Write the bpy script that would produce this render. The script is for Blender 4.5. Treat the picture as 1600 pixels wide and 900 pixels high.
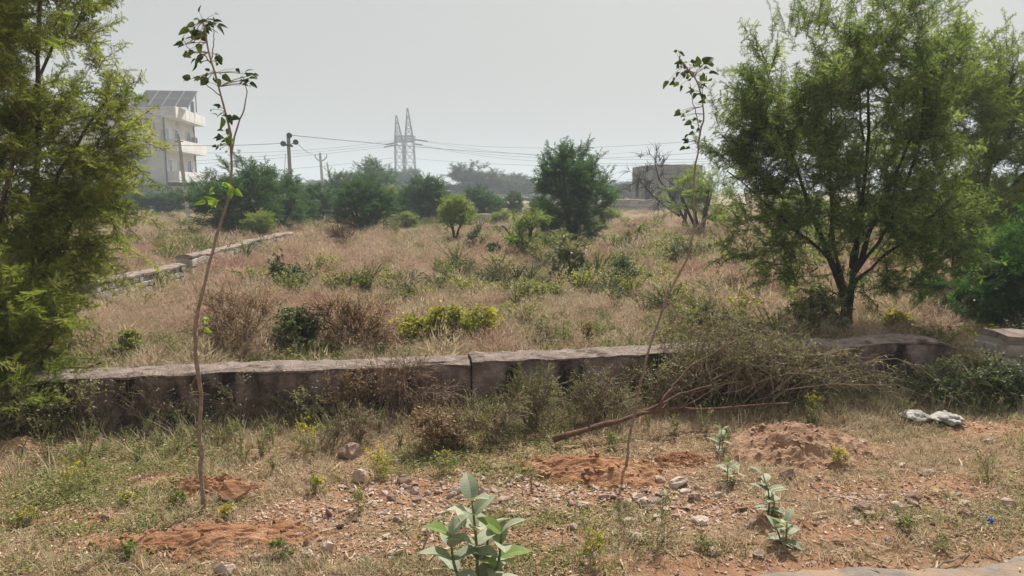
import bpy, bmesh, math, random
import numpy as np
from mathutils import Vector, Matrix, Euler

R = math.radians
for o in list(bpy.data.objects):
    bpy.data.objects.remove(o)
SC = bpy.context.scene
COL = SC.collection

# ------------------------------------------------------------------ camera
EYE = 1.70
PITCH = math.atan((450 - 297) / 1155.0)
cam_d = bpy.data.cameras.new('camera')
cam_d.sensor_width = 36.0
cam_d.lens = 36.0 * 1155.0 / 1600.0
cam_d.clip_start = 0.05
cam_d.clip_end = 8000.0
cam = bpy.data.objects.new('camera', cam_d)
cam.location = (0, 0, EYE)
cam.rotation_euler = (math.pi / 2 - PITCH, 0, 0)
COL.objects.link(cam)
SC.camera = cam

# ------------------------------------------------------------------ sky, sun, exposure
SUN_AZ, SUN_EL = R(24), R(52)          # azimuth measured from +Y towards +X
W = bpy.data.worlds.new('World')
SC.world = W
W.use_nodes = True
nt = W.node_tree
nt.nodes.clear()
sky = nt.nodes.new('ShaderNodeTexSky')
sky.sky_type = 'NISHITA'
sky.sun_disc = False
sky.sun_elevation = SUN_EL
sky.sun_rotation = SUN_AZ
sky.air_density = 1.6
sky.dust_density = 8.0
sky.ozone_density = 1.0
veil = nt.nodes.new('ShaderNodeMixRGB')      # even grey-white haze veil over the whole sky
veil.inputs['Fac'].default_value = 0.85
veil.inputs['Color2'].default_value = (3.36, 3.42, 3.40, 1)
bg = nt.nodes.new('ShaderNodeBackground')
bg.inputs['Strength'].default_value = 0.10
wo = nt.nodes.new('ShaderNodeOutputWorld')
nt.links.new(sky.outputs[0], veil.inputs['Color1'])
nt.links.new(veil.outputs[0], bg.inputs['Color'])
nt.links.new(bg.outputs[0], wo.inputs['Surface'])
sl = bpy.data.lights.new('sun', 'SUN')
sl.energy = 5.0
sl.angle = R(1.2)
sl.color = (1.0, 0.955, 0.885)
so = bpy.data.objects.new('sun', sl)
svec = Vector((math.sin(SUN_AZ) * math.cos(SUN_EL), math.cos(SUN_AZ) * math.cos(SUN_EL), math.sin(SUN_EL)))
so.rotation_euler = svec.to_track_quat('Z', 'Y').to_euler()
so.location = (0, 0, 60)
COL.objects.link(so)
SC.view_settings.view_transform = 'Standard'
SC.view_settings.look = 'None'
SC.view_settings.exposure = 0.62
SC.view_settings.gamma = 1.0
SC.view_settings.use_curve_mapping = False
SC.cycles.max_bounces = 8
SC.cycles.diffuse_bounces = 3
SC.cycles.transmission_bounces = 4
SC.cycles.volume_bounces = 1
SC.cycles.use_denoising = True

# ------------------------------------------------------------------ where things stand
F = 1155.0
_cp, _sp = math.cos(PITCH), math.sin(PITCH)
def ray(px, py):
    u, v = (px - 800) / F, (450 - py) / F
    return u, _cp + v * _sp, -_sp + v * _cp
def at(px, py, z=0.0):
    a, b, c = ray(px, py)
    t = (z - EYE) / c
    return Vector((a * t, b * t, z))
def aty(px, py, Y):
    a, b, c = ray(px, py)
    t = Y / b
    return Vector((a * t, Y, EYE + c * t))

# ------------------------------------------------------------------ numeric helpers
def vnoise(x, y, seed=0):
    x = np.asarray(x, float); y = np.asarray(y, float)
    xi = np.floor(x).astype(np.int64); yi = np.floor(y).astype(np.int64)
    fx = x - xi; fy = y - yi
    fx = fx * fx * (3 - 2 * fx); fy = fy * fy * (3 - 2 * fy)
    def h(a, b):
        n = (a * 374761393 + b * 668265263 + seed * 974634777) & 0xffffffff
        n = ((n ^ (n >> 13)) * 1274126177) & 0xffffffff
        n = (n ^ (n >> 16)) & 0xffffffff
        return n / 4294967295.0
    return ((h(xi, yi) * (1 - fx) + h(xi + 1, yi) * fx) * (1 - fy) + (h(xi, yi + 1) * (1 - fx) + h(xi + 1, yi + 1) * fx) * fy) * 2 - 1
def fbm(x, y, seed=0, oct=4):
    s, a, r = 0, 1.0, 0
    for i in range(oct):
        r = r + a * vnoise(np.asarray(x) * 2 ** i + 17.3 * i, np.asarray(y) * 2 ** i - 9.1 * i, seed + i); s += a; a *= 0.5
    return r / s
def norm(a):
    a = np.asarray(a, float)
    return a / np.maximum(np.linalg.norm(a, axis=-1, keepdims=True), 1e-9)
def smooth(e0, e1, x):
    t = np.clip((np.asarray(x, float) - e0) / (e1 - e0), 0, 1)
    return t * t * (3 - 2 * t)
def curve(P, n, jit=0.0, rng=None):
    """Catmull-Rom through P, n samples"""
    P = np.asarray(P, float)
    Q = np.vstack([2 * P[0] - P[1], P, 2 * P[-1] - P[-2]])
    t = np.linspace(0, len(P) - 1 - 1e-6, n)
    i = t.astype(int); f = (t - i)[:, None]
    a, b, c, d = Q[i], Q[i + 1], Q[i + 2], Q[i + 3]
    o = 0.5 * (2 * b + (c - a) * f + (2 * a - 5 * b + 4 * c - d) * f ** 2 + (3 * b - a - 3 * c + d) * f ** 3)
    if jit and rng is not None:
        o[1:-1] += rng.normal(0, jit, (n - 2, 3))
    return o

class MB:
    """collects triangles and quads; build() links them as ONE mesh object"""
    def __init__(s):
        s.V, s.T, s.Q, s.A, s.tm, s.qm, s.n = [], [], [], [], [], [], 0
    def add(s, V, Fc, tint=0.5, m=0):
        V = np.asarray(V, float).reshape(-1, 3)
        s.V.append(V)
        s.A.append(np.broadcast_to(np.asarray(tint, float), (len(V),)) if np.ndim(tint) == 0 else np.asarray(tint, float))
        if isinstance(Fc, (list, tuple)) and len(Fc) and not np.isscalar(Fc[0]) and len({len(f) for f in Fc}) > 1:
            for f in Fc:
                f = np.asarray(f, int)
                if len(f) == 3: s.T.append(f[None] + s.n); s.tm.append(np.full(1, m))
                elif len(f) == 4: s.Q.append(f[None] + s.n); s.qm.append(np.full(1, m))
                else:
                    k = np.array([[f[0], f[i], f[i + 1]] for i in range(1, len(f) - 1)])
                    s.T.append(k + s.n); s.tm.append(np.full(len(k), m))
        else:
            Fc = np.asarray(Fc, int)
            if len(Fc):
                if Fc.shape[1] == 3: s.T.append(Fc + s.n); s.tm.append(np.full(len(Fc), m))
                elif Fc.shape[1] == 4: s.Q.append(Fc + s.n); s.qm.append(np.full(len(Fc), m))
                else:
                    for f in Fc:
                        k = np.array([[f[0], f[i], f[i + 1]] for i in range(1, len(f) - 1)])
                        s.T.append(k + s.n); s.tm.append(np.full(len(k), m))
        s.n += len(V)
        return s
    def box(s, c, d, rz=0.0, tint=0.5, m=0, M=None):
        x, y, z = np.array(d) / 2
        V = np.array([[-x, -y, -z], [x, -y, -z], [x, y, -z], [-x, y, -z], [-x, -y, z], [x, -y, z], [x, y, z], [-x, y, z]])
        if M is not None: V = V @ np.array(M.to_3x3()).T
        if rz:
            ca, sa = math.cos(rz), math.sin(rz)
            V = V @ np.array([[ca, sa, 0], [-sa, ca, 0], [0, 0, 1]])
        return s.add(V + np.array(c), [[0, 3, 2, 1], [4, 5, 6, 7], [0, 1, 5, 4], [1, 2, 6, 5], [2, 3, 7, 6], [3, 0, 4, 7]], tint, m)
    def tube(s, P, r, k=5, tint=0.5, m=0, cap=True):
        P = np.asarray(P, float); n = len(P)
        r = np.broadcast_to(np.asarray(r, float), (n,))
        T = norm(np.gradient(P, axis=0))
        ref = np.array([0.0, 0.0, 1.0]) if abs(T[:, 2]).mean() < 0.8 else np.array([1.0, 0.0, 0.0])
        a = norm(np.cross(T, ref)); b = np.cross(T, a)
        th = np.arange(k) * 2 * math.pi / k
        V = (P[:, None] + r[:, None, None] * (np.cos(th)[None, :, None] * a[:, None] + np.sin(th)[None, :, None] * b[:, None])).reshape(-1, 3)
        i = np.arange(n - 1)[:, None] * k; j = np.arange(k)[None]; j2 = (j + 1) % k
        Q = np.stack([i + j, i + j2, i + k + j2, i + k + j], -1).reshape(-1, 4)
        s.add(V, Q, tint, m)
        if cap:
            base = s.n - n * k
            c0 = [base + (k - 1 - q) for q in range(k)]; c1 = [base + (n - 1) * k + q for q in range(k)]
            for c in (c0, c1):
                tri = np.array([[c[0], c[q], c[q + 1]] for q in range(1, k - 1)])
                s.T.append(tri); s.tm.append(np.full(len(tri), m))
        return s
    def data(s, name, mats, smooth=False):
        me = bpy.data.meshes.new(name)
        V = np.concatenate(s.V) if s.V else np.zeros((0, 3))
        T = np.concatenate(s.T) if s.T else np.zeros((0, 3), int)
        Q = np.concatenate(s.Q) if s.Q else np.zeros((0, 4), int)
        me.vertices.add(len(V)); me.vertices.foreach_set('co', V.ravel())
        nl = T.size + Q.size
        me.loops.add(nl); me.loops.foreach_set('vertex_index', np.concatenate([T.ravel(), Q.ravel()]).astype(np.int32))
        npoly = len(T) + len(Q)
        me.polygons.add(npoly)
        me.polygons.foreach_set('loop_start', np.concatenate([np.arange(len(T)) * 3, T.size + np.arange(len(Q)) * 4]).astype(np.int32))
        mi = np.concatenate(([np.concatenate(s.tm)] if s.tm else []) + ([np.concatenate(s.qm)] if s.qm else [])) if npoly else np.zeros(0)
        for mm in (mats if isinstance(mats, (list, tuple)) else [mats]):
            me.materials.append(mm)
        me.polygons.foreach_set('material_index', mi.astype(np.int32))
        me.polygons.foreach_set('use_smooth', np.full(npoly, smooth))
        me.update(calc_edges=True)
        at_ = me.attributes.new('tint', 'FLOAT', 'POINT')
        at_.data.foreach_set('value', np.concatenate(s.A).astype(np.float32))
        return me
    def build(s, name, mats, parent=None, smooth=False):
        return obj(name, s.data(name, mats, smooth), parent)

def obj(name, data, parent=None, loc=None, rot=None, scale=None):
    o = bpy.data.objects.new(name, data)
    COL.objects.link(o)
    if parent is not None: o.parent = parent
    if loc is not None: o.location = loc
    if rot is not None: o.rotation_euler = rot
    if scale is not None: o.scale = (scale,) * 3 if np.isscalar(scale) else scale
    return o
def tag(o, label=None, cat=None, group=None, kind=None):
    if label: o['label'] = label
    if cat: o['category'] = cat
    if group: o['group'] = group
    if kind: o['kind'] = kind
    return o
def thing(name, label, cat, loc=(0, 0, 0), rz=0.0, group=None):
    o = bpy.data.objects.new(name, None)
    o.empty_display_size = 0.1
    COL.objects.link(o)
    o.location = loc; o.rotation_euler = (0, 0, rz)
    return tag(o, label, cat, group, 'thing')

# ------------------------------------------------------------------ materials
def new_mat(name):
    m = bpy.data.materials.new(name); m.use_nodes = True
    n = m.node_tree; n.nodes.clear()
    return m, n
def N(n, t, **kw):
    x = n.nodes.new(t)
    for k, v in kw.items():
        if k in x.inputs: x.inputs[k].default_value = v
        else: setattr(x, k, v)
    return x
def ramp(n, src, stops):
    r = n.nodes.new('ShaderNodeValToRGB')
    e = r.color_ramp.elements
    while len(e) < len(stops): e.new(0.5)
    for q, (p, c) in zip(e, stops):
        q.position = p; q.color = (*c, 1)
    n.links.new(src, r.inputs[0])
    return r.outputs[0]
def leaf_mat(name, c0, c1, c2, trans=0.45, gloss=0.25, rough=0.5, vary=0.35, spots=0.0, ttint=(1.15, 1.2, 0.7)):
    m, n = new_mat(name)
    a = N(n, 'ShaderNodeAttribute', attribute_name='tint')
    oi = N(n, 'ShaderNodeObjectInfo')
    ad = N(n, 'ShaderNodeMath', operation='MULTIPLY_ADD'); ad.inputs[1].default_value = vary; ad.inputs[2].default_value = -vary / 2
    n.links.new(oi.outputs['Random'], ad.inputs[0])
    sm = N(n, 'ShaderNodeMath', operation='ADD')
    n.links.new(a.outputs['Fac'], sm.inputs[0]); n.links.new(ad.outputs[0], sm.inputs[1])
    c = ramp(n, sm.outputs[0], [(0.05, c0), (0.5, c1), (0.95, c2)])
    if spots:
        tc = N(n, 'ShaderNodeTexCoord'); nz = N(n, 'ShaderNodeTexNoise', Scale=7.0, Detail=6.0, Roughness=0.7); n.links.new(tc.outputs['Object'], nz.inputs['Vector'])
        f = ramp(n, nz.outputs['Fac'], [(0.50, (0, 0, 0)), (0.75, (spots, spots, spots))]); mxs = N(n, 'ShaderNodeMixRGB'); mxs.inputs['Color2'].default_value = (0.33, 0.27, 0.16, 1)
        n.links.new(f, mxs.inputs['Fac']); n.links.new(c, mxs.inputs['Color1']); c = mxs.outputs[0]
        wv = N(n, 'ShaderNodeTexWave', Scale=3.2, Distortion=1.5); wv.bands_direction = 'X'; n.links.new(tc.outputs['Object'], wv.inputs['Vector'])
        f2 = ramp(n, wv.outputs['Fac'], [(0.6, (0, 0, 0)), (1.0, (.16, .16, .16))]); mx2 = N(n, 'ShaderNodeMixRGB'); mx2.inputs['Color2'].default_value = (0.42, 0.47, 0.33, 1)
        n.links.new(f2, mx2.inputs['Fac']); n.links.new(c, mx2.inputs['Color1']); c = mx2.outputs[0]
    p = N(n, 'ShaderNodeBsdfPrincipled', Roughness=rough); p.inputs['Specular IOR Level'].default_value = gloss
    t = N(n, 'ShaderNodeBsdfTranslucent')
    br = N(n, 'ShaderNodeMixRGB', blend_type='MULTIPLY', Fac=1.0, Color2=(*ttint, 1))
    mx = N(n, 'ShaderNodeMixShader', Fac=trans)
    o = N(n, 'ShaderNodeOutputMaterial')
    n.links.new(c, p.inputs['Base Color']); n.links.new(c, br.inputs['Color1']); n.links.new(br.outputs[0], t.inputs['Color'])
    n.links.new(p.outputs[0], mx.inputs[1]); n.links.new(t.outputs[0], mx.inputs[2]); n.links.new(mx.outputs[0], o.inputs[0])
    return m
def rough_mat(name, stops, scale=4.0, rough=0.9, bump=0.3, bscale=30.0, detail=6.0, coord='Object', stain=None, spec=0.2, bdist=0.02, tint=0.0, orand=0.0):
    """noise-blended colours with fine relief; stain = (colour, scale, threshold)"""
    m, n = new_mat(name)
    tc = N(n, 'ShaderNodeTexCoord')
    nz = N(n, 'ShaderNodeTexNoise', Scale=scale, Detail=detail, Roughness=0.62)
    n.links.new(tc.outputs[coord], nz.inputs['Vector'])
    src = nz.outputs['Fac']
    if tint or orand:
        acc = src
        for w, s_ in ((tint, 'A'), (orand, 'O')):
            if not w: continue
            if s_ == 'A': v = N(n, 'ShaderNodeAttribute', attribute_name='tint').outputs['Fac']
            else: v = N(n, 'ShaderNodeObjectInfo').outputs['Random']
            q = N(n, 'ShaderNodeMath', operation='MULTIPLY_ADD'); q.inputs[1].default_value = w; q.inputs[2].default_value = -w / 2
            n.links.new(v, q.inputs[0])
            s2 = N(n, 'ShaderNodeMath', operation='ADD'); n.links.new(acc, s2.inputs[0]); n.links.new(q.outputs[0], s2.inputs[1]); acc = s2.outputs[0]
        src = acc
    c = ramp(n, src, stops)
    if stain:
        sc_, ss, th = stain
        z2 = N(n, 'ShaderNodeTexNoise', Scale=ss, Detail=5.0, Roughness=0.6)
        mp = N(n, 'ShaderNodeMapping'); mp.inputs['Scale'].default_value = (1, 1, 0.45); mp.inputs['Location'].default_value = (3.1, 7.7, 1.3)
        n.links.new(tc.outputs[coord], mp.inputs[0]); n.links.new(mp.outputs[0], z2.inputs['Vector'])
        f = ramp(n, z2.outputs['Fac'], [(th, (0, 0, 0)), (th + 0.14, (1, 1, 1))])
        mx = N(n, 'ShaderNodeMixRGB'); mx.inputs['Color2'].default_value = (*sc_, 1)
        n.links.new(f, mx.inputs['Fac']); n.links.new(c, mx.inputs['Color1']); c = mx.outputs[0]
    p = N(n, 'ShaderNodeBsdfPrincipled', Roughness=rough); p.inputs['Specular IOR Level'].default_value = spec
    n.links.new(c, p.inputs['Base Color'])
    if bump:
        bz = N(n, 'ShaderNodeTexNoise', Scale=bscale, Detail=5.0, Roughness=0.7)
        n.links.new(tc.outputs[coord], bz.inputs['Vector'])
        b = N(n, 'ShaderNodeBump', Strength=bump, Distance=bdist)
        n.links.new(bz.outputs['Fac'], b.inputs['Height']); n.links.new(b.outputs[0], p.inputs['Normal'])
    o = N(n, 'ShaderNodeOutputMaterial'); n.links.new(p.outputs[0], o.inputs[0])
    return m

M = {}
# foliage
M['leaf_left'] = leaf_mat('leaf_left', (0.125, 0.165, 0.036), (0.21, 0.245, 0.058), (0.34, 0.33, 0.11), 0.6, 0.1, vary=.6)
M['leaf_right'] = leaf_mat('leaf_right', (0.082, 0.128, 0.042), (0.15, 0.205, 0.07), (0.27, 0.31, 0.115), 0.62, 0.1, vary=.6)
M['leaf_mid'] = leaf_mat('leaf_mid', (0.028, 0.075, 0.022), (0.058, 0.13, 0.038), (0.12, 0.20, 0.06), 0.45, 0.1)
M['leaf_light'] = leaf_mat('leaf_light', (0.085, 0.135, 0.032), (0.15, 0.21, 0.05), (0.25, 0.29, 0.085), 0.5, 0.1, vary=.6)
M['leaf_pale'] = leaf_mat('leaf_pale', (0.14, 0.19, 0.045), (0.21, 0.27, 0.07), (0.32, 0.35, 0.12), 0.58, 0.1, vary=.5)
M['leaf_far'] = leaf_mat('leaf_far', (0.025, 0.05, 0.016), (0.045, 0.08, 0.026), (0.075, 0.11, 0.04), 0.3)
M['leaf_olive'] = leaf_mat('leaf_olive', (0.10, 0.115, 0.05), (0.19, 0.195, 0.09), (0.31, 0.29, 0.15), 0.38)
M['leaf_weed'] = leaf_mat('leaf_weed', (0.085, 0.13, 0.03), (0.15, 0.195, 0.05), (0.27, 0.27, 0.10), 0.45)
M['leaf_dark'] = leaf_mat('leaf_dark', (0.03, 0.055, 0.018), (0.058, 0.095, 0.028), (0.11, 0.15, 0.045), 0.38)
M['leaf_yellow'] = leaf_mat('leaf_yellow', (0.13, 0.18, 0.03), (0.25, 0.26, 0.04), (0.42, 0.36, 0.06), 0.45)
M['leaf_sapling'] = leaf_mat('leaf_sapling', (0.03, 0.055, 0.015), (0.055, 0.085, 0.022), (0.12, 0.16, 0.035), 0.4, 0.12, 0.6, 0.9)
M['leaf_fresh'] = leaf_mat('leaf_fresh', (0.16, 0.26, 0.035), (0.22, 0.32, 0.045), (0.28, 0.36, 0.06), 0.5, 0.3, 0.4)
M['leaf_milkweed'] = leaf_mat('leaf_milkweed', (0.185, 0.225, 0.145), (0.26, 0.295, 0.20), (0.48, 0.50, 0.37), 0.18, 0.15, 0.6, 0.45, spots=.7)
M['leaf_milkweed_young'] = leaf_mat('leaf_milkweed_young', (0.13, 0.20, 0.05), (0.18, 0.25, 0.07), (0.3, 0.36, 0.14), 0.35, 0.15, 0.6, 0.1)
M['leaf_dry'] = leaf_mat('leaf_dry', (0.13, 0.075, 0.04), (0.22, 0.14, 0.08), (0.36, 0.26, 0.16), 0.25, 0.1, 0.8)
M['flower'] = leaf_mat('flower', (0.55, 0.42, 0.02), (0.65, 0.52, 0.03), (0.75, 0.62, 0.06), 0.4)
M['grass_dry'] = leaf_mat('grass_dry', (0.26, 0.20, 0.135), (0.41, 0.335, 0.225), (0.57, 0.49, 0.355), 0.40, 0.1, 0.75, 0.5, ttint=(1.1, 1.03, .92))
M['grass_pink'] = leaf_mat('grass_pink', (0.28, 0.195, 0.14), (0.42, 0.318, 0.232), (0.55, 0.45, 0.345), 0.44, 0.1, 0.75, 0.4, ttint=(1.1, 1.0, .95))
M['grass_green'] = leaf_mat('grass_green', (0.12, 0.15, 0.045), (0.22, 0.24, 0.085), (0.38, 0.35, 0.17), 0.45, 0.1, 0.7, 0.5, ttint=(1.08, 1.12, .8))
M['straw_red'] = leaf_mat('straw_red', (0.23, 0.13, 0.095), (0.36, 0.225, 0.17), (0.48, 0.33, 0.26), 0.4, 0.1, 0.7, 0.4, ttint=(1.1, 1.0, .95))
M['straw'] = leaf_mat('straw', (0.24, 0.16, 0.095), (0.40, 0.29, 0.175), (0.58, 0.46, 0.31), 0.15, 0.15, 0.75, 0.5)
# wood
M['bark_dark'] = rough_mat('bark_dark', [(0.3, (0.022, 0.018, 0.014)), (0.7, (0.07, 0.058, 0.046))], 18, 0.95, 0.6, 40)
M['bark_brown'] = rough_mat('bark_brown', [(0.3, (0.06, 0.042, 0.030)), (0.7, (0.15, 0.108, 0.08))], 20, 0.9, 0.5, 50)
M['bark_pale'] = rough_mat('bark_pale', [(0.3, (0.16, 0.115, 0.085)), (0.7, (0.32, 0.25, 0.19))], 25, 0.85, 0.4, 60)
M['bark_red'] = rough_mat('bark_red', [(0.3, (0.075, 0.040, 0.028)), (0.7, (0.19, 0.105, 0.075))], 22, 0.9, 0.5, 60)
M['twig_dry'] = rough_mat('twig_dry', [(0.3, (0.13, 0.085, 0.06)), (0.7, (0.30, 0.22, 0.16))], 12, 0.9, 0.0)
M['twig_green'] = rough_mat('twig_green', [(0.3, (0.16, 0.14, 0.075)), (0.7, (0.34, 0.30, 0.19))], 12, 0.8, 0.0)
M['stem_green'] = rough_mat('stem_green', [(0.3, (0.09, 0.12, 0.05)), (0.7, (0.16, 0.20, 0.09))], 20, 0.7, 0.2)
# masonry
M['plaster'] = rough_mat('plaster', [(0.3, (0.12, 0.082, 0.069)), (0.5, (0.26, 0.182, 0.154)), (0.66, (0.42, 0.325, 0.285))], 5.0, 0.95, 1.0, 20, stain=((0.035, 0.028, 0.025), 3.4, 0.47), bdist=.06)
M['coping'] = rough_mat('coping', [(0.3, (0.23, 0.175, 0.143)), (0.5, (0.37, 0.29, 0.245)), (0.72, (0.51, 0.425, 0.37))], 11.0, 0.95, 1.0, 55, stain=((0.13, 0.095, 0.075), 6.0, 0.54), bdist=.05)
M['masonry'] = rough_mat('masonry', [(0.3, (0.25, 0.225, 0.195)), (0.7, (0.46, 0.42, 0.375))], 3.0, 0.95, 0.5, 20, orand=0.3, stain=((0.14, 0.12, 0.10), 2.4, 0.60))
M['mortar'] = rough_mat('mortar', [(0.3, (0.22, 0.195, 0.17)), (0.7, (0.37, 0.335, 0.295))], 6.0, 0.98, 0.5, 30)
M['render_lit'] = rough_mat('render_lit', [(0.3, (0.58, 0.57, 0.55)), (0.7, (0.72, 0.71, 0.69))], 0.5, 0.9, 0.1, 5, stain=((0.33, 0.31, 0.29), 0.8, 0.58))  # same whitewash, lighter: sunlight on the balcony side put into the colour
M['render_shaded'] = rough_mat('render_shaded', [(0.3, (0.46, 0.455, 0.46)), (0.7, (0.60, 0.595, 0.60))], 0.6, 0.9, 0.15, 5, stain=((0.30, 0.28, 0.27), 1.0, 0.56))  # same whitewash, darker: shade on the near face put into the colour
M['concrete_dark'] = rough_mat('concrete_dark', [(0.3, (0.17, 0.155, 0.145)), (0.7, (0.27, 0.25, 0.235))], 0.8, 0.95, 0.2, 6, stain=((0.12, 0.11, 0.10), 0.9, 0.56))
M['concrete_pole'] = rough_mat('concrete_pole', [(0.3, (0.26, 0.25, 0.235)), (0.7, (0.40, 0.385, 0.365))], 2.0, 0.9, 0.2, 20)
M['dark_void'] = rough_mat('dark_void', [(0.3, (0.02, 0.02, 0.02)), (0.7, (0.035, 0.033, 0.03))], 1.0, 0.9, 0.0)
M['glass_blue'] = rough_mat('glass_blue', [(0.3, (0.05, 0.13, 0.26)), (0.7, (0.09, 0.20, 0.36))], 0.7, 0.15, 0.0, spec=0.6)
M['white_frame'] = rough_mat('white_frame', [(0.3, (0.62, 0.61, 0.59)), (0.7, (0.74, 0.73, 0.71))], 1.0, 0.6, 0.0)
M['steel'] = rough_mat('steel', [(0.3, (0.13, 0.135, 0.14)), (0.7, (0.22, 0.225, 0.23))], 1.0, 0.6, 0.0)
M['black_metal'] = rough_mat('black_metal', [(0.3, (0.015, 0.015, 0.016)), (0.7, (0.03, 0.03, 0.032))], 3.0, 0.5, 0.0)
M['solar'] = rough_mat('solar', [(0.3, (0.03, 0.032, 0.04)), (0.7, (0.06, 0.06, 0.068))], 1.0, 0.4, 0.0, spec=0.5)
M['tin_blue'] = rough_mat('tin_blue', [(0.3, (0.03, 0.06, 0.15)), (0.7, (0.05, 0.09, 0.2))], 1.0, 0.5, 0.0)
M['tin_green'] = rough_mat('tin_green', [(0.3, (0.07, 0.20, 0.16)), (0.7, (0.10, 0.27, 0.21))], 1.0, 0.5, 0.0)
M['wire'] = rough_mat('wire', [(0.3, (0.05, 0.05, 0.052)), (0.7, (0.07, 0.07, 0.072))], 1.0, 0.6, 0.0)
# earth
M['stone'] = rough_mat('stone', [(0.25, (0.22, 0.145, 0.11)), (0.5, (0.37, 0.265, 0.21)), (0.75, (0.52, 0.42, 0.35))], 6.0, 0.95, 0.45, 40, orand=0.5)
M['gravel'] = rough_mat('gravel', [(0.25, (0.24, 0.145, 0.10)), (0.5, (0.38, 0.26, 0.195)), (0.75, (0.52, 0.41, 0.335))], 8.0, 0.95, 0.2, 60, orand=0.6)
M['soil_red'] = rough_mat('soil_red', [(0.28, (0.21, 0.095, 0.048)), (0.5, (0.36, 0.18, 0.098)), (0.72, (0.49, 0.285, 0.175))], 7.0, 1.0, 1.0, 38, detail=8, bdist=0.03)
M['soil_heap'] = rough_mat('soil_heap', [(0.28, (0.23, 0.125, 0.075)), (0.5, (0.365, 0.22, 0.14)), (0.72, (0.48, 0.32, 0.22))], 6.0, 1.0, 1.0, 34, detail=8, bdist=0.03)
M['plastic_white'] = rough_mat('plastic_white', [(0.3, (0.36, 0.33, 0.29)), (0.5, (0.50, 0.47, 0.43)), (0.7, (0.66, 0.63, 0.59))], 14.0, 0.6, 0.8, 30, bdist=.03)
M['plastic_blue'] = rough_mat('plastic_blue', [(0.3, (0.01, 0.04, 0.35)), (0.7, (0.02, 0.06, 0.45))], 9.0, 0.35, 0.0, spec=0.5)
M['hill'] = rough_mat('hill', [(0.3, (0.05, 0.065, 0.04)), (0.7, (0.10, 0.10, 0.065))], 0.02, 1.0, 0.0)

def ground_mat():
    m, n = new_mat('ground')
    tc = N(n, 'ShaderNodeTexCoord')
    def noise(s, d=7.0, r=0.65):
        z = N(n, 'ShaderNodeTexNoise', Scale=s, Detail=d, Roughness=r); n.links.new(tc.outputs['Object'], z.inputs['Vector']); return z.outputs['Fac']
    litter = ramp(n, noise(14.0), [(0.30, (0.20, 0.115, 0.064)), (0.5, (0.34, 0.215, 0.125)), (0.70, (0.49, 0.345, 0.22))])
    red = ramp(n, noise(9.0), [(0.28, (0.21, 0.105, 0.058)), (0.5, (0.36, 0.20, 0.115)), (0.72, (0.49, 0.30, 0.19))])
    field = ramp(n, noise(0.6), [(0.30, (0.15, 0.13, 0.06)), (0.5, (0.27, 0.21, 0.13)), (0.70, (0.37, 0.29, 0.20))])
    a = N(n, 'ShaderNodeAttribute', attribute_name='red'); b = N(n, 'ShaderNodeAttribute', attribute_name='field')
    wob = N(n, 'ShaderNodeMath', operation='MULTIPLY_ADD'); wob.inputs[1].default_value = 1.6; wob.inputs[2].default_value = -0.8
    n.links.new(noise(5.0), wob.inputs[0])
    sm = N(n, 'ShaderNodeMath', operation='ADD'); n.links.new(a.outputs['Fac'], sm.inputs[0]); n.links.new(wob.outputs[0], sm.inputs[1])
    f = ramp(n, sm.outputs[0], [(0.3, (0, 0, 0)), (0.7, (1, 1, 1))])
    m1 = N(n, 'ShaderNodeMixRGB'); n.links.new(f, m1.inputs['Fac']); n.links.new(litter, m1.inputs['Color1']); n.links.new(red, m1.inputs['Color2'])
    m2 = N(n, 'ShaderNodeMixRGB'); n.links.new(b.outputs['Fac'], m2.inputs['Fac']); n.links.new(m1.outputs[0], m2.inputs['Color1']); n.links.new(field, m2.inputs['Color2'])
    p = N(n, 'ShaderNodeBsdfPrincipled', Roughness=1.0); p.inputs['Specular IOR Level'].default_value = 0.1
    n.links.new(m2.outputs[0], p.inputs['Base Color'])
    bm = N(n, 'ShaderNodeBump', Strength=1.0, Distance=0.03); n.links.new(noise(32.0, 8.0, 0.75), bm.inputs['Height']); n.links.new(bm.outputs[0], p.inputs['Normal'])
    o = N(n, 'ShaderNodeOutputMaterial'); n.links.new(p.outputs[0], o.inputs[0])
    return m
M['ground'] = ground_mat()
M['road'] = rough_mat('road', [(0.28, (0.15, 0.125, 0.105)), (0.5, (0.22, 0.185, 0.16)), (0.72, (0.30, 0.255, 0.225))], 9.0, 0.95, 0.8, 60, stain=((0.33, 0.23, 0.155), 2.6, 0.46))

# ------------------------------------------------------------------ terrain
RED = [  # bare red soil: px, py, radius x, radius y (metres)
    (350, 838, .42, .16), (260, 855, .30, .12), (430, 820, .22, .10), (350, 765, .28, .14), (930, 735, .42, .20), (870, 725, .25, .12), (1060, 730, .30, .14),
    (40, 690, .45, .18), (1560, 672, .55, .22), (1470, 760, .5, .2), (1250, 720, .5, .22), (1330, 770, .4, .2), (110, 815, .35, .10), (1180, 885, .8, .12), (620, 770, .5, .2), (240, 750, .3, .1), (480, 800, .4, .2), (180, 850, .4, .12), (800, 840, .5, .12), (1000, 770, .4, .2), (1120, 800, .4, .15), (1300, 830, .5, .12), (560, 860, .4, .1)]
REDW = [(at(a, b), rx, ry) for a, b, rx, ry in RED]
RUB = [(760, 772, .75, .30), (620, 800, .55, .28), (880, 775, .45, .28), (1060, 785, .55, .26), (700, 850, .5, .2), (1400, 785, .6, .2), (520, 800, .45, .22)]
RUBW = [(at(a, b), rx, ry) for a, b, rx, ry in RUB]
def blobs(x, y, L):
    r = 0
    for c, rx, ry in L:
        r = np.maximum(r, np.exp(-(((x - c.x) / rx) ** 2 + ((y - c.y) / ry) ** 2)))
    return r
ROAD_A, ROAD_B = at(1080, 902), at(1600, 860)
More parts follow.
